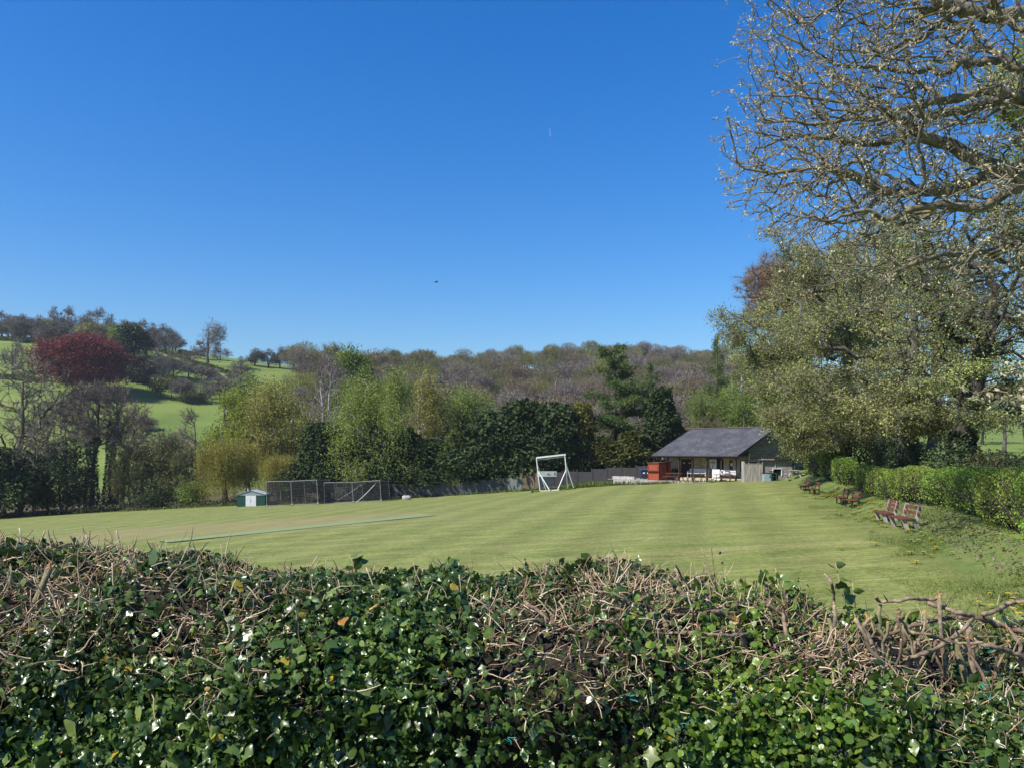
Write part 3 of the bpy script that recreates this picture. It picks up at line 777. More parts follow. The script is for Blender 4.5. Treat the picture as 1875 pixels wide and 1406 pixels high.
# white veranda bench
X0 = on_front(1258.5, 866, 1.3)[0]; X1 = on_front(1294, 866, 1.3)[0]
def slat_bench(name, label, X0, X1, Y, mat, z0=.28, group=None):
    L = X1 - X0; o = thing(name, label, 'bench', pav((X0 + X1) / 2, Y, z0), -TH, group)
    s = MB()
    for k in range(4): s.box((0, -.24 + k * .12, .45), (L, .1, .035))
    part('seat', s, mat, o)
    b = MB()
    for k in range(3): b.box((0, .22 + k * .025, .56 + k * .13), (L, .03, .11))
    part('backrest', b, mat, o)
    for x in (-L / 2 + .1, L / 2 - .1):
        part('leg', MB().beam((x, -.24, 0), (x, -.22, .44), .06, .06).beam((x, .3, 0), (x, .2, .44), .06, .06).beam((x, .205, .43), (x, .29, .88), .05, .05).beam((x, -.28, .405), (x, .22, .405), .05, .05).beam((x, -.26, .64), (x, .24, .64), .06, .04).beam((x, -.25, .47), (x, -.25, .64), .05, .05), mat, o)
    return o
slat_bench('veranda_bench', 'long white slatted bench against the veranda wall by the double door', X0, X1, 1.45, WHITE_PAINT)
X0 = on_front(1226.5, 866, 1.5)[0]; X1 = on_front(1242, 866, 1.5)[0]
slat_bench('veranda_bench', 'short dark bench in the left bay of the veranda', X0, X1, 1.5, TIMBER_DARK)

# picnic tables
def picnic(label, loc, rz, mat, L=1.75, group='brown picnic tables in front of the pavilion'):
    o = thing('picnic_table', label, 'picnic table', loc, rz, group)
    s = MB()
    for k in range(5): s.box((0, -.30 + k * .15, .74), (L, .135, .04))
    part('table_top', s, mat, o)
    for sy in (-1, 1):
        q = MB()
        for k in range(2): q.box((0, sy * (.62 + k * .14), .44), (L, .125, .04))
        part('seat', q, mat, o)
    for sx in (-L * .34, L * .34):
        part('leg', MB().beam((sx, -.22, .72), (sx, -.62, 0), .045, .1).beam((sx, .22, .72), (sx, .62, 0), .045, .1).beam((sx + .05, -.78, .39), (sx + .05, .78, .39), .045, .09).beam((sx + .05, -.33, .695), (sx + .05, .33, .695), .045, .07), mat, o)
    part('brace', MB().beam((-L * .33, 0, .4), (-.12, 0, .70), .05, .05).beam((L * .33, 0, .4), (.12, 0, .70), .05, .05), mat, o)
    return o
for px, Y, lb, dr in ((1236, -.75, 'brown picnic table beside the red wooden kiosk', .12), (1283, -.85, 'brown picnic table in front of the white veranda bench', .55), (1324, -.8, 'brown picnic table in front of the white board and banner', .62)):
    X = on_front(px, 875, Y)[0]
    picnic(lb, pav(X, Y, .0), -TH + dr, mat_noise('picnic_brown', [(.09, .035, .024), (.15, .06, .04)], 5, .7))
q = ray(1455, 884, 66); picnic('weathered grey picnic table at the right end of the concrete shed', (q[0], 66, gz(q[0], 66)), 1.2, TIMBER_GREY, 1.6, None)
for px, lb in ((1129.5, 'old grey picnic table low in the weeds beside the boundary fence'),):
    q = at_px(px, 86); picnic(lb, (q, 86.5, gz(q, 86.5) - .12), .1, TIMBER_GREY, 1.8, None)
q = at_px(1147, 86.5)
o = thing('planter_box', 'low grey wooden planter box at the end of the old picnic table', 'planter', (q, 87, gz(q, 87) - .05), .1)
part('side', MB().box((0, -.3, .3), (1.0, .04, .55)).box((0, .3, .3), (1.0, .04, .55)).box((-.48, 0, .3), (.04, .56, .55)).box((.48, 0, .3), (.04, .56, .55)), TIMBER_GREY, o)
part('soil', MB().box((0, 0, .48), (.9, .54, .06)), TIMBER_BROWN, o)

# red kiosk
x0, x1 = on_front(1187.5, 870, -1.2)[0], on_front(1206, 870, -1.2)[0]
kz = 0.0
o = thing('red_kiosk', 'red stained timber kiosk with a closed serving hatch at the left end of the veranda', 'kiosk', pav((x0 + x1) / 2, -1.2 + .95, 0), -TH)
w_ = x1 - x0; d_ = 1.9; h_ = 1.72
kb = MB()
for s in (-1, 1):
    kb.box((s * (w_ / 2 - .02), 0, h_ / 2), (.04, d_ - .09, h_))
kb.box((0, -d_ / 2 + .02, h_ / 2), (w_, .04, h_)).box((0, d_ / 2 - .02, h_ / 2), (w_, .04, h_))
part('wall', kb, TIMBER_RED, o)
part('roof', MB().box((-.02, 0, h_ + .05), (w_ + .22, d_ + .22, .09), R=[[1, 0, 0], [0, 1, -.03], [0, .03, 1]]), TIMBER_BROWN, o)
part('counter', MB().box((0, -d_ / 2 - .09, .90), (w_ + .08, .2, .05)), TIMBER_DARK, o)
part('hatch', MB().box((0, -d_ / 2 - .02, 1.28), (w_ * .86, .03, .62)), TIMBER_RED, o)
dd = part('door', MB().box((w_ / 2 + .016, .15, .84), (.03, .8, 1.58)), TIMBER_RED, o)
part('hinge', MB().box((w_ / 2 + .036, -.18, 1.4), (.01, .16, .05)).box((w_ / 2 + .036, -.18, .3), (.01, .16, .05)), GALV, dd)
for s_ in (-1, 1): part('trim', MB().box((s_ * (w_ / 2 + .01), -d_ / 2 - .01, h_ / 2), (.07, .07, h_)), TIMBER_RED, o)

# blue lidded bins
def bin_(label, X, Y):
    o = thing('wheelie_bin', label, 'bin', pav(X, Y, -.02), -TH + .9, 'blue lidded bins behind the kiosk')
    b = MB(); v = [(sx * w, sy * d, z) for z, w, d in ((.08, .21, .24), (.98, .28, .34)) for sx, sy in ((-1, -1), (1, -1), (1, 1), (-1, 1))]
    b.add(v, [[0, 3, 2, 1], [4, 5, 6, 7], [0, 1, 5, 4], [1, 2, 6, 5], [2, 3, 7, 6], [3, 0, 4, 7]])
    part('body', b, mat_noise('bin_navy', [(.018, .024, .045), (.03, .038, .065)], 4, .5), o)
    part('lid', MB().box((0, -.02, 1.02), (.62, .76, .06)).box((0, -.12, 1.065), (.5, .4, .03)), mat_noise('bin_blue', [(.03, .10, .33), (.045, .14, .42)], 4, .45), o)
    for s in (-1, 1): part('wheel', MB().tube([(s * .24, .26, .1), (s * .29, .26, .1)], .1, 12), BLACK, o)
    part('badge', MB().box((0, -.318, .66), (.2, .01, .14), R=[[1, 0, 0], [0, 1, .0], [0, 0, 1]]), WHITE_PAINT, o)
x = on_front(1178, 868, .6)[0]; bin_('dark blue wheelie bin with bright blue lid standing furthest from the kiosk', x, .6)
x = on_front(1185.5, 868, .9)[0]; bin_('blue lidded wheelie bin half hidden by the red kiosk', x, .9)

# pale kerb stones left of the kiosk
kb = MB(); r = rng(8); X = -5.2
while X < -2.2:
    l = r.uniform(.35, .75); kb.box((X + l / 2, -.5 + r.uniform(-.05, .05), .10 + r.uniform(-.03, .04)), (l - .03, .35, .32), rz=r.uniform(-.05, .05)); X += l
o = thing('stone_kerb', 'low wall of pale stones running left from the kiosk', 'low wall', PO, -TH); part('stone', kb, STONE, o)

# concrete shed with slatted timber doors
SD = 70.0
sx0, sx1, sxm = at_px(1361, SD), at_px(1456, SD), at_px(1396, SD)
sz = -2.80 + CZ; sh = 1.90
o = thing('concrete_shed', 'flat roofed rough grey concrete shed beside the stone gable', 'shed', ((sxm + sx1) / 2, SD, sz))
w_ = sx1 - sxm
RCONC = mat_noise('rough_render', [(.17, .155, .15), (.25, .235, .225), (.31, .29, .275)], 5, .95, .9, .03)
wx0, wx1 = at_px(1415.5, SD) - (sxm + sx1) / 2, at_px(1430.5, SD) - (sxm + sx1) / 2
wl_ = MB()
def sw(a, b, z0, z1): wl_.box(((a + b) / 2, .1, (z0 + z1) / 2), (b - a, .2, z1 - z0))
sw(-w_ / 2, wx0, -.4, sh); sw(wx1, w_ / 2, -.4, sh); sw(wx0, wx1, -.4, .62); sw(wx0, wx1, 1.22, sh)
wl_.box((w_ / 2 - .1, 1.4, sh / 2 - .2), (.2, 2.4, sh + .4)).box((-w_ / 2 + .1, 1.4, sh / 2 - .2), (.2, 2.4, sh + .4)).box((0, 2.5, sh / 2 - .2), (w_ - .4, .2, sh + .4))
part('wall', wl_, RCONC, o)
part('roof', MB().box((.05, 1.25, sh + .04), (w_ + .3, 3.0, .07), R=[[1, 0, .01], [0, 1, 0], [-.01, 0, 1]]), BLACK, o)
wn_ = part('window', MB().box(((wx0 + wx1) / 2, .12, .92), (wx1 - wx0 - .02, .02, .58)), DARKGLASS, o)
fr = MB().box(((wx0 + wx1) / 2, -.05, 1.235), (wx1 - wx0 + .12, .1, .05)).box((wx0 - .03, -.04, .92), (.06, .08, .6)).box((wx1 + .03, -.04, .92), (.06, .08, .6))
part('frame', fr, WHITE_PAINT, wn_)
part('downpipe', MB().tube([(-.32, -.05, sh), (-.32, -.05, 1.25), (-.36, -.05, 1.18)], .03, 6), mat_noise('cream_pipe', [(.4, .36, .28), (.5, .45, .36)], 3, .6), o)
o = thing('slatted_store', 'weathered pale timber store with vertical slat doors left of the concrete shed', 'store', ((sx0 + sxm) / 2, SD - .12, sz - .0))
w_ = sxm - sx0 - .03; dr = MB(); n = 11
for k in range(n):
    if k != n // 2: dr.box((-w_ / 2 + .09 + (w_ - .18) * (k + .5) / n, 0, .83), ((w_ - .18) / n - .012, .03 + .012 * (k % 2), 1.58))
    else: dr.box((-w_ / 2 + .09 + (w_ - .18) * (k + .5) / n, .0, .83), ((w_ - .18) / n - .03, .03, 1.58))
part('door', dr, TIMBER_GREY, o)
part('frame', MB().box((-w_ / 2 + .04, 0, sh / 2 - .1), (.08, .08, sh + .2)).box((w_ / 2 - .04, 0, sh / 2 - .1), (.08, .08, sh + .2)).box((0, 0, 1.66), (w_ - .16, .07, .06)).box((0, 0, sh - .03), (w_ - .16, .07, .06)).box((-w_ * .25, 0, 1.78), (.06, .06, .18)).box((w_ * .25, 0, 1.78), (.06, .06, .18)), TIMBER_GREY, o)
part('side_wall', MB().box((-w_ / 2 + .02, .42, sh / 2 - .1), (.04, .7, sh + .15)).box((0, .79, sh / 2 - .1), (w_ - .1, .04, sh + .15)), TIMBER_GREY, o)
part('roof', MB().box((0, .38, sh + .03), (w_ + .04, .95, .04)), BLACK, o)
o = thing('roof_slab', 'pale timber offcut lying on the concrete shed roof', 'board', (at_px(1412, SD), SD + .9, sz + sh + .09), .1)
part('board', MB().box((0, 0, .05), (1.1, .5, .09)).box((-.5, -.1, .03), (.9, .12, .05), rz=.3), mat_noise('offcut', [(.3, .22, .15), (.45, .36, .27)], 4, .9), o)
o = thing('shed_creeper', 'dark ivy heaped over the right corner of the concrete shed roof', 'ivy', (at_px(1437, SD), SD + .8, sz + sh + .05))
cr = MB(); leaves(cr, blob_pts(rng(31), 1300, [((-.25, 0, .15), (.55, .6, .28)), ((.4, .0, .18), (.5, .6, .3)), ((.75, -.85, -.6), (.18, .12, .75))]), .10, 32, .4, aspect=.7)
part('leaves', cr, LEAF_IVYTREE, o)
# cabinet and green plastic chair
cx = at_px(1404, SD - .8)
o = thing('steel_cabinet', 'pale blue grey metal cabinet standing against the concrete shed', 'cabinet', (cx, SD - .75, gz(cx, SD - .75) - .02))
part('body', MB().box((0, 0, .36), (.62, .5, .70)), mat_noise('cabinet_blue', [(.22, .30, .34), (.30, .38, .42)], 3, .5), o)
part('door', MB().box((0, -.262, .36), (.56, .02, .62)), mat_noise('cabinet_blue', None), o)
part('top', MB().box((.3, 0, .735), (1.35, .56, .04)), BLACK, o)
part('side', MB().box((.92, 0, .36), (.04, .5, .70)).box((.6, .24, .36), (.62, .02, .70)), BLACK, o)
cx = at_px(1413.5, SD - .9)
o = thing('plastic_chair', 'dark green plastic chair beside the blue grey cabinet', 'chair', (cx, SD - 1.15, gz(cx, SD - 1.15) - .01), .25)
GP = mat_noise('green_plastic', [(.035, .08, .065), (.05, .11, .09)], 3, .45)
part('seat', MB().box((0, 0, .43), (.46, .44, .035)), GP, o)
bk = MB()
for k in range(5): bk.beam((-.18 + k * .09, .20, .45), (-.18 + k * .09, .29, .82), .05, .02)
bk.box((0, .295, .84), (.46, .03, .07)); part('backrest', bk, GP, o)
for sx, sy in ((-1, -1), (1, -1), (1, 1), (-1, 1)):
    part('leg', MB().beam((sx * .19, sy * .18, .42), (sx * .24, sy * .24, 0), .04, .04), GP, o)
for s in (-1, 1): part('armrest', MB().beam((s * .25, -.2, .63), (s * .23, .26, .66), .05, .03).beam((s * .25, -.2, .43), (s * .25, -.2, .63), .04, .04), GP, o)

# wooden pole by the far hedge
q = ray(1493, 850, 62)
o = thing('wooden_post', 'pale brown wooden post with a short crossboard rising above the clipped hedge', 'post', (q[0], 62.5, gz(q[0], 62.5)))
LW = mat_noise('pale_post', [(.28, .17, .09), (.40, .26, .14)], 4, .8)
part('pole', MB().tube([(0, 0, -.2), (0, 0, 3.5)], .075, 8), LW, o); part('crossboard', MB().box((.28, -.09, 3.25), (1.0, .05, .26), R=[[.97, 0, .24], [0, 1, 0], [-.24, 0, .97]]), LW, o)

# ------------------------------------------------------------------ boundary fence of concrete panels
fpts = [(640, 92.6), (700, 93.0), (760, 93.2), (820, 93.2), (880, 92.6), (935, 91.4), (957, 90.6)]
fence = None
def fence_run(name, label, p0, p1, nb, hgt, mats, slabs=3, cat='fence', postm=None):
    o = thing(name, label, cat, (p0[0], p0[1], gz(*p0)))
    r = rng(int(abs(p0[0]) * 10)); d = A(p1[0] - p0[0], p1[1] - p0[1]); ang = math.atan2(d[1], d[0])
    for i in range(nb + 1):
        q = A(*p0) + d * i / nb; z = gz(*q) - o.location[2]
        part('post', MB().box((q[0] - p0[0], q[1] - p0[1], z + hgt / 2 - .05), (.13, .13, hgt + .15), rz=ang), postm or mats, o)
    for i in range(nb):
        a = A(*p0) + d * i / nb; b = A(*p0) + d * (i + 1) / nb; m_ = (a + b) / 2; z = min(gz(*a), gz(*b)) - o.location[2]
        L = np.linalg.norm(b - a) - .14; h = hgt * r.uniform(.9, 1.04) / slabs; pn = MB()
        for k in range(slabs): pn.box((m_[0] - p0[0], m_[1] - p0[1], z + h * (k + .5) - .05), (L, .05, h - .015), rz=ang)
        part('panel', pn, mats, o)
    return o
W2 = lambda px, d: (at_px(px, d), d)
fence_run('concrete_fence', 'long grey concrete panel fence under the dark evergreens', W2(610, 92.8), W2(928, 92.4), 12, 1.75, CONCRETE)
fence_run('slatted_fence', 'short green grey slatted fence panel between concrete and brown boards', W2(929, 92.3), W2(954, 91.6), 1, 1.7, mat_noise('green_grey_boards', [(.10, .12, .11), (.16, .18, .165)], 3, .9, .3, .01, (6, 6, .3)), 2)
fence_run('board_fence', 'brown timber board fence behind the sightscreen frame', W2(956, 91.5), W2(1000, 90.5), 2, 2.0, mat_noise('brown_boards', [(.10, .075, .05), (.17, .13, .09)], 3, .9, .3, .01, (6, 6, .3)), 1)
fence_run('board_fence', 'dark timber fence behind the weedy bank left of the pavilion', W2(1003, 91.5), W2(1192, 91), 7, 1.9, mat_noise('dark_boards', [(.045, .04, .042), (.085, .078, .08)], 3, .9, .3, .01, (6, 6, .3)), 1)
# scoreboard
q = W2(1001, 90)
o = thing('scoreboard', 'white scoreboard on dark legs seen through the sightscreen frame', 'scoreboard', (q[0], 89.8, gz(q[0], 89.8)))
part('board', MB().box((0, 0, 1.75), (2.2, .06, .62)), mat_noise('shaded_board', [(.30, .33, .31), (.42, .45, .43)], 2, .7), o)  # white board greyed in its colour for the shade it stands in
part('marking', MB().box((.15, -.036, 1.72), (.14, .008, .2)).box((.36, -.036, 1.66), (.16, .008, .12)).box((.92, -.036, 1.76), (.12, .008, .3)), INK, o)
for s in (-.9, .9): part('leg', MB().box((s, .02, .7), (.09, .09, 1.5)), BLACK, o)
part('skirt', MB().box((0, .05, .72), (1.7, .03, 1.35)), mat_noise('dark_blue_sheet', [(.03, .035, .05), (.05, .06, .08)], 3, .8), o)

# ------------------------------------------------------------------ sightscreen frame on wheels
sd = 83.0
def SP(px, py, d=sd): 
    r_ = ray(px, py, d); return A(r_[0], r_[1], r_[2])
q = SP(1012, 898); so = A(q[0], q[1], gz(q[0], q[1]))
o = thing('sightscreen_frame', 'empty white sightscreen frame on small black wheels at the field edge', 'sightscreen', so)
def L_(px, py, dd=0.): return SP(px, py, sd + dd) - so
tl, tr = L_(982, 838), L_(1034, 832)
bl, br = L_(988.5, 897.5), L_(1039.5, 893.5)
part('crossbar', MB().beam(tl + A(0, 0, .02), tr + A(.1, 0, .02), .16, .16).beam(tl + A(0, .1, -.22), tr + A(0, .1, -.2), .05, .06), WHITE_PAINT, o)
part('upright', MB().beam(bl, tl, .09, .09), WHITE_PAINT, o); part('upright', MB().beam(br, tr, .09, .09), WHITE_PAINT, o)
part('stay', MB().beam(L_(985.5, 862), L_(1006, 896.5, -.9), .08, .08), WHITE_PAINT, o)
part('stay', MB().beam(L_(984.5, 852), L_(1000, 897, 1.0), .07, .07), WHITE_PAINT, o)
part('stay', MB().beam(L_(1036.5, 860), L_(1021.5, 896, -.9), .08, .08), WHITE_PAINT, o)
part('stay', MB().beam(L_(1036, 848), L_(1050.5, 892.5, 1.0), .08, .08), WHITE_PAINT, o)
part('base_rail', MB().beam(L_(989, 898.5, -.3), L_(1025, 896, -.3), .07, .09), WHITE_PAINT, o)
part('axle', MB().beam(L_(975, 899.5, -.3), L_(1003, 898, .2), .06, .07).beam(L_(1025, 896.5, -.4), L_(1053, 894, .3), .06, .07), BLACK, o)
for px, py, dd in ((975, 900.5, -.3), (1002, 898.5, .25), (1026.5, 897, -.4), (1052.5, 894.3, .3)):
    c = L_(px, py, dd); part('wheel', MB().tube([c + A(-.02, -.07, 0), c + A(.02, .07, 0)], .15, 14), BLACK, o)

# ------------------------------------------------------------------ practice net cages
POLE = mat_noise('cage_steel', [(.17, .175, .18), (.28, .285, .29)], 6, .5, spec=.4)
def cage(label, d0, depth, front, backs, hbar, extra=()):
    q = SP(front[0][0], front[0][2], d0); so = A(q[0], q[1], gz(q[0], q[1]))
    o = thing('net_cage', label, 'practice net', so, 0, 'cricket practice net cages')
    tops = []
    for px, yt, yb in front:
        t = SP(px if yt < 0 else px, abs(yt), d0) - so; b = SP(px + (2.5 if px > front[0][0] + 3 else 1), yb, d0) - so
        b[2] = gz(*(b + so)[:2]) - so[2] + .06
        part('pole', MB().tube([b, t], .036, 8), POLE, o); tops.append((t, b))
    bt = []
    for px, yt, yb in backs:
        t = SP(px, yt, d0 + depth) - so; b = SP(px + 3, yb, d0 + depth) - so; b[2] = gz(*(b + so)[:2]) - so[2] + .05
        part('pole', MB().tube([b, t], .035, 6), POLE, o); bt.append((t, b))
    part('top_rail', MB().tube([t for t, b in tops], .042, 8), POLE, o)
    part('base_rail', MB().tube([b for t, b in tops], .035, 8), POLE, o)
    mbk = MB()
    for (t, b) in (tops[0], tops[-1]):
        k = bt[0] if t is tops[0][0] else bt[-1]
        mbk.tube([t, k[0]], .025, 6)
    mbk.tube([k[0] for k in bt], .025, 6)
    part('back_rail', mbk, mat_noise('dull_steel', [(.08, .085, .09), (.14, .145, .15)], 5, .6), o)
    for (a, b) in extra:
        m_ = (a + b) / 2 - A(0, 0, .12); s = np.linspace(0, 1, 9)[:, None]
        c1 = (1 - s) ** 2 * (a - so) + 2 * s * (1 - s) * (m_ - so - A(0, 0, .12)) + s ** 2 * (b - so)
        part('guy_rope', MB().tube(c1, .026, 6), WHITE_PAINT, o)
    # the dark netting itself: a real grid of cords on the sides and back; the front one is added to darken the inside
    nt_ = MB(); CELL = .16
    def net(a, b, c, d):
        nu = int(np.linalg.norm(b - a) / CELL); nv = int(np.linalg.norm(d - a) / CELL)
        for i in range(nu + 1):
            s = i / max(nu, 1); nt_.tube([a + (b - a) * s, d + (c - d) * s], .021, 3, cap=False)
        for j in range(nv + 1):
            s = j / max(nv, 1); nt_.tube([a + (d - a) * s, b + (c - b) * s], .021, 3, cap=False)
    net(tops[0][1], bt[0][1], bt[0][0], tops[0][0])
    net(bt[0][1], bt[-1][1], bt[-1][0], bt[0][0])
    net(tops[-1][1], bt[-1][1], bt[-1][0], tops[-1][0])
    net(tops[0][0], tops[-1][0], bt[-1][0], bt[0][0])
    net(tops[0][1], tops[-1][1], tops[-1][0], tops[0][0])
    part('netting', nt_, mat_noise('net_cord', [(.015, .016, .016), (.03, .03, .03)], 5, .9), o)
    for (t, b) in tops:
        part('foot', MB().tube([b + A(-.1, 0, .04), b + A(.1, 0, .04)], .09, 10), POLE, o)
    return o
cage('taller practice net cage beside the green shed', 86.5, 3.6, [(487.5, 881.5, 924.5), (532.5, 880.5, 924.5), (580, 878.2, 922.5)], [(512, 884, 920), (556.5, 880, 921), (603, 876.5, 920)], 0)
cage('lower practice net cage with two white ropes slung across it', 87.5, 3.4, [(593.5, 883.2, 922), (644.5, 882.5, 920.5), (695.5, 879.3, 918.5)], [(612, 884.5, 919), (662, 883.5, 917.5), (711, 878.8, 915.5)], 0,
     [(SP(616, 915, 88), SP(662, 886, 90)), (SP(652, 919, 87), SP(691, 880.5, 87.6))])

# ------------------------------------------------------------------ small green shed
q = at_px(459.5, 90); zz = gz(q, 90)
o = thing('green_shed', 'small dark green metal shed with white doors beside the practice nets', 'shed', (q, 90, zz), .08)
GS = mat_noise('shed_green', [(.012, .055, .04), (.02, .085, .06)], 4, .45, .3, .01, (8, 8, .2))
w_, d_, e_, a_ = 3.1, 2.4, 1.35, 1.78
part('wall', MB().prism([(-w_ / 2, -.2), (w_ / 2, -.2), (w_ / 2, e_), (0, a_ - .03), (-w_ / 2, e_)], 0, d_), GS, o)
rf = MB()
for s in (-1, 1):
    rf.beam((s * (w_ / 2 + .12), d_ / 2, e_ - .03), (0, d_ / 2, a_ + .0), d_ + .25, .035)
part('roof', rf, mat_noise('shed_roof_sheet', [(.30, .33, .36), (.5, .52, .55)], 3, .45, 0, 0, (5, 1, 1)), o)
part('gable_trim', MB().prism([(-w_ / 2 - .1, e_ - .02), (0, a_ - .06), (w_ / 2 + .1, e_ - .02), (w_ / 2 + .05, e_ - .13), (-w_ / 2 - .05, e_ - .13)], -.05, -.012), mat_noise('trim_greygreen', [(.25, .31, .31), (.3, .36, .36)], 3, .5), o)
for s in (-1, 1):
    dd = part('door', MB().box((s * .29 , -.03, .6), (.565, .04, 1.22)), WHITE_PAINT, o)
    if s < 0: part('handle', MB().box((.22 + s * .25, -.06, .66), (.05, .03, .14)), BLACK, dd)

# boulder by the nets
bm = MB(); r = rng(3); u = np.linspace(0, math.pi, 9)[:, None]; v_ = np.linspace(0, 2 * math.pi, 14, endpoint=False)[None, :]
D = np.stack([np.sin(u) * np.cos(v_), np.sin(u) * np.sin(v_), np.cos(u) + 0 * v_], -1)
D = np.sign(D) * np.abs(D) ** .6; V = D * A(.5, .3, .28) * (1 + .07 * lump(D * 3, 1.3, 2))[..., None]
f = [[i * 14 + j, i * 14 + (j + 1) % 14, (i + 1) * 14 + (j + 1) % 14, (i + 1) * 14 + j] for i in range(8) for j in range(14)]
bm.add(V, f); q = at_px(745, 88)
thing('stone_block', 'pale stone block lying on the grass between the nets and the fence', 'stone', (q, 88, gz(q, 88) + .22), .1, None, bm.mesh('stone_block', STONE, True))

# ------------------------------------------------------------------ park benches along the hedge
def park_bench(label, near, far, style):
    near, far = A(*near), A(*far); m_ = (near + far) / 2; d = far - near; L = np.linalg.norm(d); ang = math.atan2(d[1], d[0])
    o = thing('park_bench', label, 'bench', (m_[0], m_[1], gz(*m_) - .02), ang - math.pi / 2, 'red slatted benches along the hedge')
    # local: y along the bench, seat towards -x, back at +x
    legm = TIMBER_GREY if style == 'grey' else TIMBER_DARK
    s = MB()
    for k in range(4): s.box((-.42 + k * .125, 0, .44), (.11, L, .04))
    part('seat', s, SLAT_RED, o)
    tl = .10
    zs = (.60, .76, .92) if style == 'grey' and 'three' in label else (.66, .86)
    o.scale = (.9, .95, .88)
    for z in zs: part('back_slat', MB().box((.02 + (z - .4) * .28, 0, z), (.035, L, .115), R=[[.96, 0, .27], [0, 1, 0], [-.27, 0, .96]]), SLAT_RED, o)
    for y in (-L / 2 + .12, L / 2 - .12):
        q = MB()
        if style == 'grey':
            q.beam((-.38, y, .42), (-.24, y, -.02), .07, .15, up=(1, 0, 0)).beam((-.02, y, .42), (.16, y, -.02), .07, .15, up=(1, 0, 0)).beam((-.46, y, .39), (.06, y, .39), .06, .07).beam((.06, y, .36), (.20, y, .97), .06, .12, up=(1, 0, 0))
        else:
            q.beam((-.30, y, 0), (-.30, y, .42), .07, .09).beam((.06, y, 0), (.06, y, .42), .07, .09).beam((-.44, y, .40), (.08, y, .40), .07, .06).beam((.05, y, .40), (.15, y, .96), .06, .07)
        part('leg', q, legm, o)
    return o
park_bench('red slatted bench with pale sloping legs, nearest to the lane', (13.4, 26.4), (13.62, 27.95), 'grey')
park_bench('red slatted bench with three back slats right behind the nearest bench', (14.2, 29.6), (14.55, 31.1), 'grey')
park_bench('red slatted bench with dark legs, nearer one of the middle pair', (17.2, 39.5), (17.42, 41.0), 'dark')
park_bench('red slatted bench with dark legs, farther one of the middle pair', (17.92, 42.6), (18.25, 44.1), 'dark')
park_bench('red slatted bench beside the dense patch of dandelions, nearer one of the far pair', (19.45, 50.5), (19.7, 52.0), 'dark')
park_bench('small looking red slatted bench farthest along the hedge', (20.1, 54.0), (20.4, 55.5), 'dark')

# ------------------------------------------------------------------ trees round the field
def hit(px, py, d0=108., d1=640.):
    """where the sight line through a photo pixel meets the hillside"""
    d = np.linspace(d0, d1, 1100); x = (px - HX) / F * d; z = (HY - py) / F * d + CZ
    k = np.argmax(G(x, d) >= z); return (x[k], d[k]) if k else None
PROTO = {}
def proto(key, fn):
    if key not in PROTO: PROTO[key] = fn()
    return PROTO[key]
def plant(name, label, cat, pr, size, px, d, top, width, rz=0., group=None, sink=.15):
    H0, W0 = size; x = at_px(px, d)
    h = top_h(px, top, d); w = width / F * d
    return put_tree(name, label, cat, pr, x, d, w / W0, h / H0, rz, group, sink)

bare1 = mk_bare(101, 14, 12, 3.5, TWIG_GREY, BARK_MOSS, 620, 11, .75, .03, 'round', .6, .28, trunk_r=.24)
bare2 = mk_bare(102, 14, 9, 4, TWIG_PURPLE, BARK_GREY, 560, 13, .8, .03, 'tall', .7, .2, trunk_r=.17)
bare3 = mk_bare(103, 13, 10, 3, TWIG_PURPLE, BARK_DARK, 560, 12, .75, .03, 'round', .7, .22, trunk_r=.18)
scrub1 = mk_bare(104, 6, 5, .8, TWIG_OLIVE, BARK_DARK, 420, 13, .75, .03, 'tall', .5, .18, trunk_r=.06, leafm=LEAF_OLIVE, leafn=7, leafs=.17)
scrub2 = mk_bare(105, 6, 5, .6, TWIG_OLIVE, BARK_DARK, 420, 13, .7, .03, 'round', .5, .25, trunk_r=.06)
oakbud = mk_bare(106, 13, 12, 3, TWIG_BRONZE, BARK_GREY, 380, 8, .65, .03, 'round', .7, .25, leafm=LEAF_OLIVE, leafn=8, leafs=.22)
bright = mk_broad(107, 13, 9, 2., LEAF_LIME, n=360, per=34, leaf=.24, spread=.45)
green1 = mk_broad(108, 12, 9, 1.5, LEAF_GREEN, n=340, per=46, leaf=.25, spread=.5)
bushy = mk_broad(109, 7, 6, .5, LEAF_DARK, n=170, per=42, leaf=.22, spread=.45, trunk_r=.1, step=.5)
birch1 = mk_weeping(111, 14, 8, 2.0, LEAF_BIRCHB, n=330, strands=5, L=1.9, per=22, leaf=.19)
birch2 = mk_weeping(112, 14, 8, 2.0, LEAF_BIRCH, n=310, strands=6, L=2.9, per=18, leaf=.19)
birch3 = mk_weeping(113, 14, 8, 2.0, LEAF_GREEN, n=330, strands=4, L=1.6, leaf=.21, per=24)
birchbare = mk_bare(114, 14, 5, 6, TWIG_PURPLE, BARK_BIRCH, 190, 9, .8, .025, 'tall', .6, .15, trunk_r=.13)
willow1 = mk_weeping(115, 9, 8, 3.5, LEAF_WILLOW, BARK_DARK, n=180, strands=10, L=5.0, leaf=.18, shape='flat', dens=22, per=8)
con1 = mk_conifer(121, 10, 7, 1.7, n=7500, leaf=.48, power=.45, tip=.88)
con2 = mk_conifer(122, 10, 7, 1.7, n=7500, leaf=.48, power=.55, tip=.93, lumpy=.2)
con3 = mk_conifer(123, 10, 8, 1.7, n=7500, leaf=.5, power=.35, tip=.8, lumpy=.18)
yew = mk_conifer(124, 8, 6, 0, LEAF_YEW, n=6500, leaf=.42, power=.5, tip=.85, lumpy=.22)
goldcon = mk_conifer(125, 8, 5, 0, LEAF_GOLD, n=5000, leaf=.38, power=.5, tip=.85, lumpy=.2)
spruce = mk_conifer(126, 12, 8, 0, n=8500, leaf=.55, power=.75, tip=1., lumpy=.14, droop=-.35)
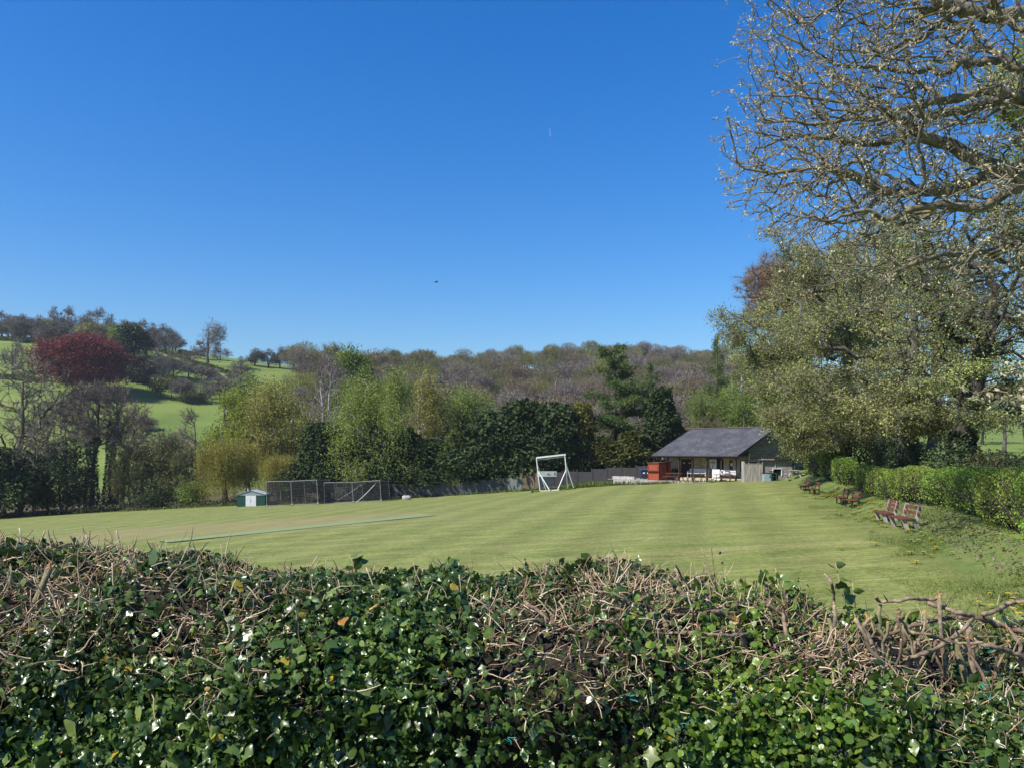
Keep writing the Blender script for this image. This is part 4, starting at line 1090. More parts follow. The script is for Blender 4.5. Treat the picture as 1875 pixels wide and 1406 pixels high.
larch1 = mk_larch(131, 16, 11, 1.5, n=52, per=24, leaf=.30, power=.5)
larch2 = mk_larch(132, 14, 8, 3.0, n=36, per=14)
ivy_bare = mk_bare(133, 14, 8, 6, TWIG_PURPLE, BARK_DARK, 520, 14, .8, .03, 'round', .7, .2, trunk_r=.2)
def ivy_sleeve(H, r0, seed):
    r = rng(seed); n = 3600; t = r.uniform(0, 1, n) ** 1.25; a = r.uniform(0, 6.28, n)
    R = (r0 * (1 - .65 * t) + .10 * lump(np.stack([np.cos(a) * 1.5, np.sin(a) * 1.5, t * H * 1.2], -1), 1.5, seed)) * r.uniform(.75, 1.15, n) + .12
    P = np.stack([np.cos(a) * R, np.sin(a) * R, t * H - .1], -1); mb = MB()
    leaves(mb, P, .19, seed + 1, .2, np.stack([np.cos(a), np.sin(a), 0 * a], -1) * .8, np.tile(A(0, 0, -1), (n, 1)), .75, axw=.5)
    return mb.mesh('trunk_ivy', LEAF_IVYTREE)
ivm = ivy_sleeve(9.5, .75, 77)

ML = [  # kind, label, category, mesh set, its (height, width), px, depth, top, width in px
 ('bare_tree', 'large bare tree with mossy spreading boughs at the left edge of the field', bare1, (14, 12), 28, 99, 635, 250),
 ('bare_tree', 'slender bare grey tree between the mossy boughs and the green bush', bare3, (13, 10), 88, 112, 704, 120),
 ('bare_tree', 'thin bare tree rising behind the rounded green bush', bare2, (14, 9), 122, 118, 722, 110),
 ('evergreen_bush', 'very dark evergreen bush at the left end of the boundary', con3, (10, 8), 8, 98, 822, 120),
 ('green_bush', 'rounded mid green bush left of the ivy clad trunks', bushy, (7, 6), 112, 100.5, 806, 125),
 ('ivy_clad_tree', 'tall bare tree with an ivy covered straight trunk, left of three', ivy_bare, (14, 8), 168, 101, 692, 140),
 ('ivy_clad_tree', 'bare tree with an ivy covered trunk, middle of three', ivy_bare, (14, 8), 200, 102.5, 688, 105),
 ('ivy_clad_tree', 'leaning bare tree with an ivy covered trunk, right of three', ivy_bare, (14, 8), 208, 101.5, 722, 80),
 ('bare_tree', 'purplish bare tree in the gap before the bright lime tree', bare3, (13, 10), 300, 118, 772, 130),
 ('bare_tree', 'purplish bare tree close behind the yellow willow', bare2, (14, 9), 352, 124, 742, 110),
 ('bare_tree', 'low spreading purple bare tree below the green pasture', bare3, (13, 10), 262, 126, 800, 110),
 ('sapling_clump', 'brownish clump of bare saplings right of the ivy clad trunks', scrub2, (6, 5), 238, 101, 800, 80),
 ('sapling_clump', 'olive budding clump of saplings beside the brown clump', scrub1, (6, 5), 276, 101.5, 812, 80),
 ('sapling_clump', 'tall olive clump of saplings in the middle of the scrub', scrub1, (6, 5), 312, 103, 790, 85),
 ('sapling_clump', 'grey twiggy clump of saplings left of the willow', scrub2, (6, 5), 345, 102, 806, 80),
 ('sapling_clump', 'olive sapling clump below the mossy boughs', scrub1, (6, 5), 60, 103, 842, 90),
 ('sapling_clump', 'thin grey sapling clump between the green bush and the first ivy clad trunk', scrub2, (6, 5), 145, 104, 840, 70),
 ('leafy_bush', 'small bright green bush at the foot of the willow', proto('lb', lambda: mk_broad(140, 4, 4, .3, LEAF_GREEN, n=110, per=34, leaf=.2, spread=.4, trunk_r=.06, step=.4)), (4, 4), 352, 99.5, 872, 66),
 ('dark_bush', 'dark bush added as shaded background behind the taller net cage', bushy, (7, 6), 548, 96.5, 858, 130),  # added bush, stands in for the shade behind the cage
 ('dark_bush', 'dark bramble bush below the sapling clumps', bushy, (7, 6), 292, 100.5, 892, 95),
 ('lime_tree', 'bright yellow green leafy tree above the willow', bright, (13, 9), 412, 111, 694, 120),
 ('weeping_willow', 'yellow weeping willow hanging over the small green shed', willow1, (9, 8), 416, 98.5, 786, 106),
 ('weeping_willow', 'small yellow weeping willow right of the green shed', willow1, (9, 8), 520, 97.5, 818, 78),
 ('birch_tree', 'broad bronze green birch above the two willows', birch1, (14, 8), 508, 112, 664, 165),
 ('birch_tree', 'bronze birch leaning over the lime green tree', birch1, (14, 8), 458, 117, 690, 120),
 ('green_tree', 'fresh green tree behind the bronze birches', green1, (12, 9), 452, 130, 676, 80),
 ('bare_birch', 'bare white stemmed birch left of the tall poplar', birchbare, (14, 5), 588, 122, 662, 60),
 ('bare_birch', 'bare white stemmed birch touching the tall poplar', birchbare, (14, 5), 602, 119, 645, 60),
 ('poplar_tree', 'tall narrow pale green tree whose top stands above the skyline', mk_broad(141, 22, 8, 5, LEAF_GREEN, BARK_BIRCH, n=420, per=34, leaf=.3, shape='tall', trunk_r=.25, spread=.55, lobes=16), (22, 8), 650, 130, 600, 100),
 ('green_tree', 'leafy green tree below the tall narrow pale tree', green1, (12, 9), 655, 128, 662, 120),
 ('birch_tree', 'olive birch in front of the tall narrow pale tree', birch2, (14, 8), 664, 95.5, 688, 140),
 ('birch_tree', 'golden olive weeping birch with drooping strands, left of the pair', birch2, (14, 8), 728, 95.2, 668, 112),
 ('birch_tree', 'golden weeping birch with pale stems, right of the pair', birch1, (14, 8), 768, 103, 654, 120),
 ('birch_tree', 'fresh green birch with forked white limbs', birch3, (14, 8), 850, 109, 664, 150),
 ('birch_tree', 'low olive birch trailing over the dark evergreens', birch2, (14, 8), 836, 94.6, 778, 74),
 ('evergreen_tree', 'dark dense evergreen behind the practice nets', con1, (10, 7), 592, 96.6, 776, 112),
 ('evergreen_tree', 'dark dense evergreen right of the practice nets', con2, (10, 7), 652, 96.4, 800, 122),
 ('evergreen_tree', 'dark evergreen under the drooping birch strands', con3, (10, 8), 716, 96.2, 782, 128),
 ('evergreen_tree', 'dark evergreen in front of the golden birch', con1, (10, 7), 780, 96.2, 806, 128),
 ('evergreen_tree', 'dark evergreen at the foot of the forked birch', con2, (10, 7), 842, 96.0, 778, 126),
 ('evergreen_tree', 'dark evergreen with a broad flat top left of the highest one', con3, (10, 8), 900, 95.8, 758, 120),
 ('evergreen_tree', 'highest dark evergreen of the row over the concrete fence', con1, (10, 7), 956, 95.4, 736, 122),
 ('evergreen_tree', 'dark evergreen behind the sightscreen frame', con3, (10, 8), 1010, 96, 740, 115),
 ('gold_conifer', 'yellow tipped conifer at the right end of the dark evergreens', goldcon, (8, 5), 1062, 97.5, 742, 78),
 ('larch_tree', 'large open green larch with long drooping limbs', larch1, (16, 11), 1128, 102, 630, 180),
 ('larch_tree', 'thin half bare larch right of the large larch', larch2, (14, 8), 1196, 104, 664, 105),
 ('gold_conifer', 'olive gold conifer low in front of the large larch', yew, (8, 6), 1104, 97, 808, 90),
 ('gold_conifer', 'olive gold conifer overhanging the blue lidded bins', yew, (8, 6), 1158, 95.5, 790, 95),
 ('spruce_tree', 'dark spruce rising behind the left end of the pavilion roof', spruce, (12, 8), 1212, 98, 712, 120),
 ('birch_tree', 'slim green birch with a white trunk behind the pavilion', birch3, (14, 8), 1284, 113, 684, 88),
 ('birch_tree', 'green birch behind the right half of the pavilion ridge', birch3, (14, 8), 1336, 116, 668, 100),
 ('larch_tree', 'dark topped larch standing above the pavilion ridge', larch2, (14, 8), 1312, 122, 612, 90),
 ('poplar_tree', 'pale yellow green poplar top beside the dark topped larch', mk_broad(142, 20, 7, 6, LEAF_BIRCH, BARK_BIRCH, n=160, per=20, leaf=.28, shape='tall', trunk_r=.22, spread=.6), (20, 7), 1356, 126, 584, 80),
 ('brown_shrub', 'bare brown shrub just behind the pavilion roof', scrub2, (6, 5), 1285, 104, 752, 110),
 ('green_tree', 'green leafy tree low behind the pavilion roof', green1, (12, 9), 1362, 108, 715, 90),
]
CATS = {'evergreen_bush': 'bush', 'green_bush': 'bush', 'leafy_bush': 'bush', 'dark_bush': 'bush', 'brown_shrub': 'shrub', 'sapling_clump': 'shrub'}
r = rng(55)
for nm, lb, pr, sz_, px, d, top, wd in ML:
    o = plant(nm, lb, CATS.get(nm, 'tree'), pr, sz_, px, d, top, wd, r.uniform(0, 6.28), 'trees and bushes along the far boundary')
    if nm == 'ivy_clad_tree':
        v = link('ivy', ivm, o); v.scale = (1.0, 1.0, 1.25 if 'leaning' not in lb else .85)
        if 'leaning' in lb: o.rotation_euler = (0, .24, 0)
        elif 'middle' in lb: o.rotation_euler = (0, .03, .8)
        else: o.rotation_euler = (0, -.02, 2.)
for k, (pr, sz_, px, d, top, wd) in enumerate(((bare3, (13, 10), -70, 100, 690, 150), (bare1, (14, 12), -170, 101, 670, 180), (bushy, (7, 6), -90, 99, 850, 130), (bare2, (14, 9), -250, 103, 690, 140), (scrub1, (6, 5), -40, 101, 820, 100), (con3, (10, 8), -210, 99, 810, 130), (bare3, (13, 10), -330, 104, 690, 150), (scrub1, (6, 5), -280, 100, 830, 110))):
    plant('bare_tree' if top < 800 else 'dark_bush', 'tree or bush of the boundary belt beyond the left edge of the view', 'tree' if top < 800 else 'bush', pr, sz_, px, d, top, wd, k * 1.1, 'boundary belt beyond the left edge')
# undergrowth along the foot of the boundary
r = rng(61); ug = MB(); n = 16000
x = r.uniform(-112, -31, n); y = 98.0 + r.uniform(-.6, 5.5, n) - np.where(x > -45, 3.0 * sm(-45, -34, x), 0)
hgt = (.5 + 1.3 * sm(-.3, 1.2, lump(np.stack([x, y, 0 * x], -1), .35, 8))) * r.uniform(0, 1, n) ** .7
leaves(ug, np.stack([x, y, G(x, y) + hgt], -1), .26, 62, .4, aspect=.6)
tag(link('undergrowth', ug.mesh('undergrowth', mat_leaf('undergrowth_leaf', [(.03, .04, .014), (.07, .075, .03), (.11, .09, .055), (.075, .11, .025)], .7, .1, .2, .4, .4))), kind='stuff')
r = rng(63); lg = MB(); n = 9000
x = r.uniform(-47, 19, n); x = np.where(r.uniform(0, 1, n) < .35, r.uniform(1, 16, n), x)
off = np.abs(r.normal(size=n)) * .45; bank_ = np.where((x > 6) & (x < 13), r.uniform(0, 4.5, n), 0)
y = lawn_far(x) - .25 + off + bank_ * (r.uniform(0, 1, n) < .8)
leaves(lg, np.stack([x, y, G(x, y) + .0 * x], -1), np.where(bank_ > 0, .5, .32), 64, -.2, None, np.tile(A(0, 0, 1), (n, 1)), .16, axw=.75)
tag(link('long_grass', lg.mesh('long_grass', mat_leaf('long_grass_blade', [(.06, .10, .02), (.11, .16, .03), (.17, .20, .06)], .6, .25, .2, .3, .6))), kind='stuff')

# ------------------------------------------------------------------ the left hillside
hill_bare = mk_bare(201, 14, 12, 1.6, TWIG_PURPLE, BARK_GREY, 420, 14, 1.4, .075, 'round', 1.0, .22, trunk_r=.3)
hill_bare2 = mk_bare(202, 14, 11, 1.6, TWIG_GREY, BARK_DARK, 380, 13, 1.4, .075, 'tall', 1.0, .25, trunk_r=.3)
hill_bud = mk_bare(203, 13, 12, 3, TWIG_OLIVE, BARK_DARK, 340, 10, 1.3, .08, 'round', 1., .22, trunk_r=.3, leafm=LEAF_OLIVE, leafn=9, leafs=.42)
hill_ivy = mk_bare(204, 13, 11, 2, TWIG_GREY, BARK_DARK, 340, 12, 1.3, .08, 'round', 1., .22, trunk_r=.3, leafm=LEAF_IVYTREE, leafn=8, leafs=.42)
hill_shrub = mk_bare(205, 6, 8, .5, TWIG_GREY, BARK_DARK, 340, 16, 1.0, .07, 'flat', .8, .22, trunk_r=.12)
hill_green = mk_broad(206, 14, 10, 2, LEAF_GREEN, BARK_DARK, n=150, per=34, leaf=.55, spread=.9, step=1.1)
gorse = mk_broad(207, 5, 7, .2, mat_leaf('leaf_gorse', [(.05, .06, .014), (.09, .10, .02), (.13, .13, .03)], .7, .1, .2, .4, .3), BARK_DARK, n=90, per=34, leaf=.4, spread=.6, step=.8, shape='flat', trunk_r=.1)
copper = mk_broad(208, 18, 22, 3.0, LEAF_COPPER, BARK_DARK, n=1000, per=66, leaf=.5, spread=1.0, step=1.2, shape='round', lobes=30, aspect=.5)
darktree = mk_broad(209, 20, 12, 1.0, LEAF_DARK, BARK_DARK, n=340, per=56, leaf=.55, spread=.9, step=1.2, shape='tall', lobes=14)
lone = mk_bare(210, 24, 19, 7, TWIG_GREY, BARK_GREY, 520, 12, 1.5, .06, 'round', 1.2, .26, trunk_r=.62)

def on_hill(name, label, cat, pr, size, px, base, top, width, group=None, rz=None):
    q = hit(px, base)
    if q is None: q = (at_px(px, 402), 402.)
    x, d = q; h = (base - top) / F * d
    return put_tree(name, label, cat, pr, x, d, width / F * d / size[1], h / size[0], r.uniform(0, 6.28) if rz is None else rz, group, .3)
r = rng(71)
on_hill('copper_beech', 'broad dark red copper beech on the left hillside', 'tree', copper, (18, 22), 152, 728, 613, 172)
on_hill('evergreen_oak', 'tall dark green tree right of the copper beech', 'tree', darktree, (20, 12), 243, 702, 592, 88)
on_hill('green_tree', 'lighter green tree touching the top of the dark green tree', 'tree', hill_green, (14, 10), 222, 668, 590, 55)
on_hill('bare_oak', 'lone tall bare oak standing on the skyline pasture', 'tree', lone, (24, 19), 380, 671, 576, 76)
on_hill('bare_tree', 'small pale bare tree on the upper left pasture', 'tree', hill_bare2, (14, 11), 24, 686, 618, 52)
HB = [('hill_tree', 'bare grey tree right of the dark green tree on the slope', hill_bare2, (14, 11), 283, 712, 636, 60),
 ('hill_tree', 'twisted bare tree between the gorse bush and the upper field', hill_bare2, (14, 11), 318, 700, 640, 48),
 ('hill_tree', 'leaning bare tree below the lone oak', hill_bare, (14, 12), 346, 696, 640, 52),
 ('hill_tree', 'low spreading bare tree beside the tumbledown hut', hill_shrub, (6, 8), 370, 704, 668, 62),
 ('hill_tree', 'thin bare tree in front of the gorse bush', hill_bare2, (14, 11), 368, 740, 690, 46),
 ('hill_bush', 'yellow green gorse bush in the middle of the slope', gorse, (5, 7), 315, 733, 688, 62),
 ('hill_bush', 'dark twiggy bush right of the yellow green gorse', hill_shrub, (6, 8), 334, 738, 690, 46),
 ('hill_bush', 'rounded green bush low on the pasture edge', gorse, (5, 7), 352, 742, 712, 40),
 ('hill_tree', 'bare grey scrub tree under the upper field hedge', hill_shrub, (6, 8), 300, 690, 650, 60),
 ('hill_tree', 'purple bare tree at the bottom corner of the pasture', hill_bare, (14, 12), 400, 735, 682, 60),
 ('hill_tree', 'purple bare tree left of the bronze birch', hill_bare, (14, 12), 425, 722, 680, 56),
 ('hill_tree', 'bare tree on the shaded edge of the pasture', hill_shrub, (6, 8), 262, 788, 760, 60),
 ('hill_tree', 'grey bare tree above the bronze birch', hill_bare2, (14, 11), 440, 700, 652, 50)]
for nm, lb, pr, sz_, px, b, t_, w_ in HB: on_hill(nm, lb, 'bush' if 'bush' in nm else 'tree', pr, sz_, px, b, t_, w_, 'trees and bushes on the left hillside')
# skyline trees of the left hill, left to right
SKY = [(4, 618, 566, 52, hill_bare, 'purplish bare'), (30, 620, 578, 42, hill_bare2, 'grey bare'), (58, 620, 580, 48, hill_bare, 'purplish bare'), (82, 624, 580, 52, hill_bud, 'olive budding'),
 (104, 622, 560, 44, hill_bare2, 'grey bare'), (126, 622, 558, 46, hill_bare, 'purplish bare'), (150, 626, 572, 52, hill_ivy, 'ivy covered'), (178, 628, 560, 58, hill_bare, 'purplish bare'),
 (170, 640, 586, 70, hill_bud, 'olive budding'), (206, 632, 574, 44, hill_bare2, 'grey bare'), (232, 636, 582, 56, hill_bare, 'purplish bare'), (258, 640, 582, 52, hill_bare, 'purplish bare'),
 (282, 644, 590, 50, hill_bare2, 'grey bare'), (302, 644, 588, 44, hill_ivy, 'ivy covered'), (322, 646, 602, 48, hill_ivy, 'ivy covered'), (45, 622, 586, 36, hill_ivy, 'ivy covered'), (96, 626, 590, 34, hill_green, 'fresh green'),
 (265, 660, 610, 60, hill_bare, 'purplish bare'), (403, 662, 626, 40, hill_bare2, 'grey bare'), (366, 660, 620, 36, hill_bare, 'purplish bare'),
 (466, 672, 634, 50, hill_ivy, 'ivy covered'), (492, 674, 634, 44, hill_ivy, 'ivy covered'), (512, 676, 630, 44, hill_ivy, 'ivy covered'), (536, 678, 630, 46, hill_bud, 'olive budding'), (562, 682, 640, 44, hill_bare2, 'grey bare'),
 (584, 690, 648, 56, hill_bare, 'purplish bare'), (608, 690, 622, 44, hill_bud, 'olive budding'), (690, 700, 640, 60, hill_bud, 'bronze'), (738, 702, 650, 46, hill_bare, 'purplish bare'), (768, 704, 638, 44, hill_bare2, 'grey bare'), (806, 704, 648, 44, hill_bud, 'olive budding'),
 (830, 704, 652, 44, hill_bare, 'purplish bare'), (858, 700, 652, 46, hill_bare2, 'grey bare'), (786, 706, 652, 40, hill_ivy, 'ivy covered')]
spots = ['at the far left end of the skyline row', 'second along the skyline row', 'behind the gap in the skyline row', 'over the upper left pasture', 'tall over the upper left pasture', 'tallest left of the copper beech', 'directly behind the copper beech', 'highest of the skyline over the copper beech', 'low in front of the skyline above the copper beech',
 'just right of the highest skyline tree', 'behind the dark green tree', 'on the skyline right of the dark green tree', 'before the end of the skyline wood', 'near the end of the skyline wood', 'at the rounded end of the skyline wood', 'low in the skyline row at the left', 'by the pasture edge above the copper beech', 'below the skyline wood beside the dark green tree',
 'behind the lone oak to its right', 'behind the lone oak at its trunk', 'first in the clump right of the skyline pasture', 'second in the clump right of the skyline pasture', 'third in the clump right of the skyline pasture', 'with an open top above the bronze birch', 'on the skyline left of the bare birches', 'behind the bare white birches', 'with a flat top left of the tall narrow tree', 'domed on the skyline right of the tall narrow tree',
 'on the skyline over the golden birches', 'fan shaped over the golden birches', 'umbrella shaped on the skyline left of the far wood', 'on the skyline at the dip', 'just left of the far wooded hill', 'low on the skyline beside the umbrella shaped tree']
for (px, b, t_, w_, pr, kd), sp in zip(SKY, spots):
    on_hill('skyline_tree', kd + ' tree ' + sp, 'tree', pr, (14, 11.5), px, b, t_, w_, 'trees along the left skyline')
for j_ in range(46):
    px = r.uniform(-20, 326) if j_ < 26 else r.uniform(-330, -10); b = np.interp(px, [0, 326], [617, 646]) + r.uniform(-2, 8); k = r.integers(3)
    on_hill('skyline_tree', ['purplish bare tree packed among the skyline wood on the left hill', 'grey bare tree packed among the skyline wood on the left hill', 'ivy darkened tree packed among the skyline wood on the left hill'][k], 'tree', [hill_bare, hill_bare2, hill_ivy][k], (14, 11.5), px, b, b - r.uniform(36, 52), r.uniform(36, 56), 'trees along the left skyline')
# field hedges on the hill
def field_hedge(label, a, b, h, w, seed):
    r = rng(seed); pa, pb = hit(*a), hit(*b)
    n = 3200; t = r.uniform(0, 1, n); x = pa[0] + (pb[0] - pa[0]) * t; y = pa[1] + (pb[1] - pa[1]) * t
    hh = h * (.75 + .45 * lump(np.stack([x, y, 0 * x], -1), .12, seed)); o = A(pa[0], pa[1], gz(*pa))
    x = x + r.normal(size=n) * w * .4; y = y + r.normal(size=n) * w * .4; z = G(x, y) + np.maximum(hh, .4) * r.uniform(0, 1, n) ** .6
    root = thing('field_hedge', label, 'hedge', o, 0, 'hedges dividing the hillside pastures')
    mb = MB(); leaves(mb, np.stack([x, y, z], -1) - o, .7, seed + 1, .4, aspect=.7); part('foliage', mb, MATS['leaf_gorse'], root)
field_hedge('dark hedge crossing the slope below the lone oak', (300, 650), (436, 692), 2.4, 1.6, 301)
field_hedge('dark hedge across the left pasture beside the copper beech', (-20, 690), (82, 700), 2.6, 1.8, 302)
field_hedge('low hedge along the top of the upper left pasture', (-10, 623), (110, 632), 2.2, 1.6, 303)
field_hedge('short hedge on the skyline right of the skyline wood', (330, 650), (372, 656), 2.0, 1.6, 304)
# tumbledown hut
q = hit(396, 698); o = thing('stone_hut', 'small grey tumbledown hut on the pasture below the lone oak', 'hut', (q[0], q[1], gz(*q)), .5)
part('wall', MB().prism([(-2.4, -.6), (2.4, -.6), (2.4, 1.6), (0, 3.0), (-2.4, 1.6)], 0, 6), STONE, o)
rf = MB()
for s in (-1, 1): rf.beam((s * 2.8, 3, 1.4), (0, 3, 3.15), 6.6, .12)
part('roof', rf, TIMBER_BROWN, o)
# sheep
def mk_sheep():
    b = MB(); u = np.linspace(0, math.pi, 8)[:, None]; v = np.linspace(0, 2 * math.pi, 12, endpoint=False)[None, :]
    D = np.stack([np.cos(u) + 0 * v, np.sin(u) * np.cos(v), np.sin(u) * np.sin(v)], -1)
    f = [[i * 12 + j, i * 12 + (j + 1) % 12, (i + 1) * 12 + (j + 1) % 12, (i + 1) * 12 + j] for i in range(7) for j in range(12)]
    b.add(D * A(.58, .30, .30) * (1 + .05 * lump(D * 4, 1.5, 1))[..., None] + A(0, 0, .62), f)
    b.add(D * A(.17, .09, .10) + A(.66, 0, .62), f).tube([(.40, 0, .72), (.60, 0, .66)], [.16, .09], 8)
    for sx in (-.34, .34):
        for sy in (-.13, .13): b.tube([(sx, sy, .5), (sx + .02, sy, .25), (sx, sy, 0)], [.075, .045, .04], 6)
    for s in (-1, 1): b.add(D * A(.03, .08, .03) + A(.58, s * .13, .68), f)
    b.tube([(-.56, 0, .70), (-.64, 0, .55), (-.63, 0, .42)], [.05, .04, .02], 5)
    return b.mesh('sheep', mat_noise('wool', [(.50, .46, .38), (.68, .64, .55)], 6, .95))
shm = mk_sheep()
for px, py, lb in ((346, 652, 'pale sheep on the skyline pasture left of the lone oak'), (354, 660, 'pale sheep just below the skyline left of the lone oak'), (401, 666, 'pale sheep right of the lone oak trunk'), (424, 668, 'pale sheep at the right end of the skyline pasture'), (416, 684, 'pale sheep below the field hedge')):
    q = hit(px, py)
    if q: o = thing('sheep', lb, 'sheep', (q[0], q[1], gz(*q)), r.uniform(0, 6.28), 'sheep on the hillside', shm); o.scale = (1.3,) * 3

# ------------------------------------------------------------------ the wooded hill
def mk_wood(seed, twm, leafm, W=14., H=13., dome=.55, n=3000, ls=.42, mixl=.5):
    r = rng(seed); B = crown_blobs(r, H, W, 3.5, 'round', 9); mb = MB()
    P = blob_pts(r, n, B, 5.0); o = unit(P - A(0, 0, H * .45))
    leaves(mb, P, ls, seed + 1, .25, o * .9, o, .45, .4, .1, 0, .5)
    m = n // 2; P2 = blob_pts(r, m, B, 4.0); o2 = unit(P2 - A(0, 0, H * .4))
    slivers(mb, P2, o2 + A(0, 0, .3), 1.3, .10, seed + 2, .35, 1)
    sk = skeleton(seed, trunk_line(r, H, .05), blob_pts(r, 26, B), .3, .04, 1.2, .2, first=.25)
    skin(mb, sk, .03, mi=2)
    return mb.mesh('woodland_tree', [twm, leafm, BARK_GREY])
WT = {}
W_PURPLE = mat_leaf('wood_purple', [(.12, .097, .075), (.17, .138, .108), (.225, .185, .148)], .9, .1, .1, .3, .25)
W_BROWN = mat_leaf('wood_brown', [(.125, .098, .06), (.18, .14, .085), (.23, .18, .11)], .9, .1, .1, .3, .25)
W_OLIVE = mat_leaf('wood_olive', [(.105, .105, .042), (.16, .158, .06), (.21, .205, .08)], .9, .15, .1, .3, .25)
W_GREEN = mat_leaf('wood_green', [(.13, .14, .03), (.20, .21, .045), (.26, .27, .065)], .8, .2, .1, .3, .25)
for k, (tm, sds) in dict(purple=(W_PURPLE, (1, 2, 3)), brown=(W_BROWN, (4, 5)), olive=(W_OLIVE, (6, 7)), green=(W_GREEN, (8, 9))).items():
    WT[k] = [mk_wood(400 + s, tm, TWIG_GREY if k == 'purple' else tm) for s in sds]
wc = mk_conifer(420, 15, 7, 0, n=1500, leaf=1.0, power=.8, tip=1.)
cm = MB()
wood_con = wc['crown']
r = rng(81); pts = []
for _ in range(6000):
    d = 150 + (545 - 150) * r.uniform() ** .8; px = r.uniform(540, 1470); x = at_px(px, d)
    yr = float(np.interp(px, RIDGE_PX, RIDGE_D))
    if d > yr + 12: continue
    if px < 760 and d > yr - 55: continue
    if all((x - a) ** 2 + (d - b) ** 2 > (8.6 + d * .008) ** 2 for a, b, _p in pts): pts.append((x, d, px))
    if len(pts) >= 296: break
LB = {'purple': 'purple grey leafless tree in the wood on the far hill', 'brown': 'russet brown budding tree in the wood on the far hill', 'olive': 'olive budding tree in the wood on the far hill', 'green': 'yellow green tree coming into leaf in the wood on the far hill', 'conifer': 'dark pointed conifer in the wood on the far hill'}
for x, d, px in pts:
    yr = float(np.interp(px, RIDGE_PX, RIDGE_D)); q = r.uniform()
    k = 'purple' if q < .34 else 'brown' if q < .58 else 'olive' if q < .86 else 'green'
    if (930 < px < 1060 and yr - d < 30 and r.uniform() < .5) or r.uniform() < .008: k = 'conifer'
    me = wood_con if k == 'conifer' else WT[k][int(r.integers(len(WT[k])))]
    o = thing('woodland_tree', LB[k], 'tree', (x, d, gz(x, d) - .5), r.uniform(0, 6.28), 'trees of the wooded far hill', me)
    s = r.uniform(.75, 1.15) * (.72 if k == 'conifer' else 1); o.scale = (s * r.uniform(.9, 1.15), s * r.uniform(.9, 1.15), s * r.uniform(.85, 1.1))

# ------------------------------------------------------------------ big trees on the right
def big_tree(name, label, base, H, trunk, blobs, n, seed, leafm, bark, trunk_r, per, leaf, spread=.3, tip_r=.012, step=.45, jit=.22, first=.3, kpath=.12, kdir=.6, cull=None, twl=.5, twn=3, twm=TWIG_GREY, sag=0., fill=2.2, aspect=.6, up=.4, limbs=(), tww=.016, clus=None, group='large trees along the right side'):
    x, y = base; z0 = gz(x, y) - .2; o = thing(name, label, 'tree', (x, y, z0), 0, group); org = A(x, y, z0)
    r = rng(seed); T = blob_pts(r, n if clus is None else n // clus[0], blobs, fill)
    if clus is not None: T = np.repeat(T, clus[0], 0) + np.clip(r.normal(size=(len(T) * clus[0], 3)), -1.8, 1.8) * clus[1] * A(1, 1, .45)
    if cull is not None: T = T[cull(T, r)]
    T = T[T[:, 2] > G(T[:, 0], T[:, 1]) + .7] - org
    sk = skeleton(seed, trunk, T, trunk_r, tip_r, step, jit, first, kpath, kdir, .4, sag, [(q - org, a, b) for q, a, b in limbs])
    part('trunk', skin(MB(), sk, 0, 1.45), bark, o, True)
    cr = MB(); ti = sk['tips']; P0 = sk['pos'][ti]; D0 = sk['dir'][ti]
    P = np.repeat(P0, twn, 0); D = np.repeat(D0, twn, 0)
    back = sk['pos'][sk['par'][ti]]; w = r.uniform(0, 1, (len(P), 1)); P = P * w + np.repeat(back, twn, 0) * (1 - w)
    slivers(cr, P, D, twl, tww, seed + 1, .6, 0)
    Q = np.repeat(P0, per, 0) + r.normal(size=(len(P0) * per, 3)) * spread
    leaves(cr, Q, leaf, seed + 2, up, None, None, aspect, .45, .15, 1)
    part('crown', cr, [twm, leafm], o)
    return o, sk, org
def lobed(c, R, n, seed, k=.36, flat=.7):
    r = rng(seed); out = []
    for i in range(n):
        d = unit(r.normal(size=3)); q = r.uniform(.45, .95); kk = k * r.uniform(.6, 1.25)
        out.append((tuple(A(*c) + d * A(*R) * q), (R[0] * kk, R[1] * kk, min(R[0], R[2]) * kk * flat), kk * kk))
    return out
def vis(keep):
    def f(T, r): return ((T[:, 0] / T[:, 1] < .69) & (T[:, 1] > 5)) | (r.uniform(0, 1, len(T)) < keep)
    return f
def tl(*p): return np.array(p, float)
def line(pts, n):
    pts = np.array(pts, float); t = np.linspace(0, len(pts) - 1, n); return np.stack([np.interp(t, np.arange(len(pts)), pts[:, j]) for j in range(3)], -1)
def traced(pp, d, r0, r1, seed=1, k=3):
    r = rng(seed); c = np.array([ray(px, py, d if j > 1 else 19.3 + (d - 19.3) * j * .6) for j, (px, py) in enumerate(pp)])
    t = np.linspace(0, len(c) - 1, k * (len(c) - 1) + 1); q = np.stack([np.interp(t, np.arange(len(c)), c[:, j]) for j in range(3)], -1)
    q[1:-1] = (q[:-2] + 2 * q[1:-1] + q[2:]) / 4; q[1:-1, 1] += np.cumsum(r.normal(size=len(q) - 2)) * .05
    q[1:-1] += r.normal(size=(len(q) - 2, 3)) * .02
    return q, r0, r1
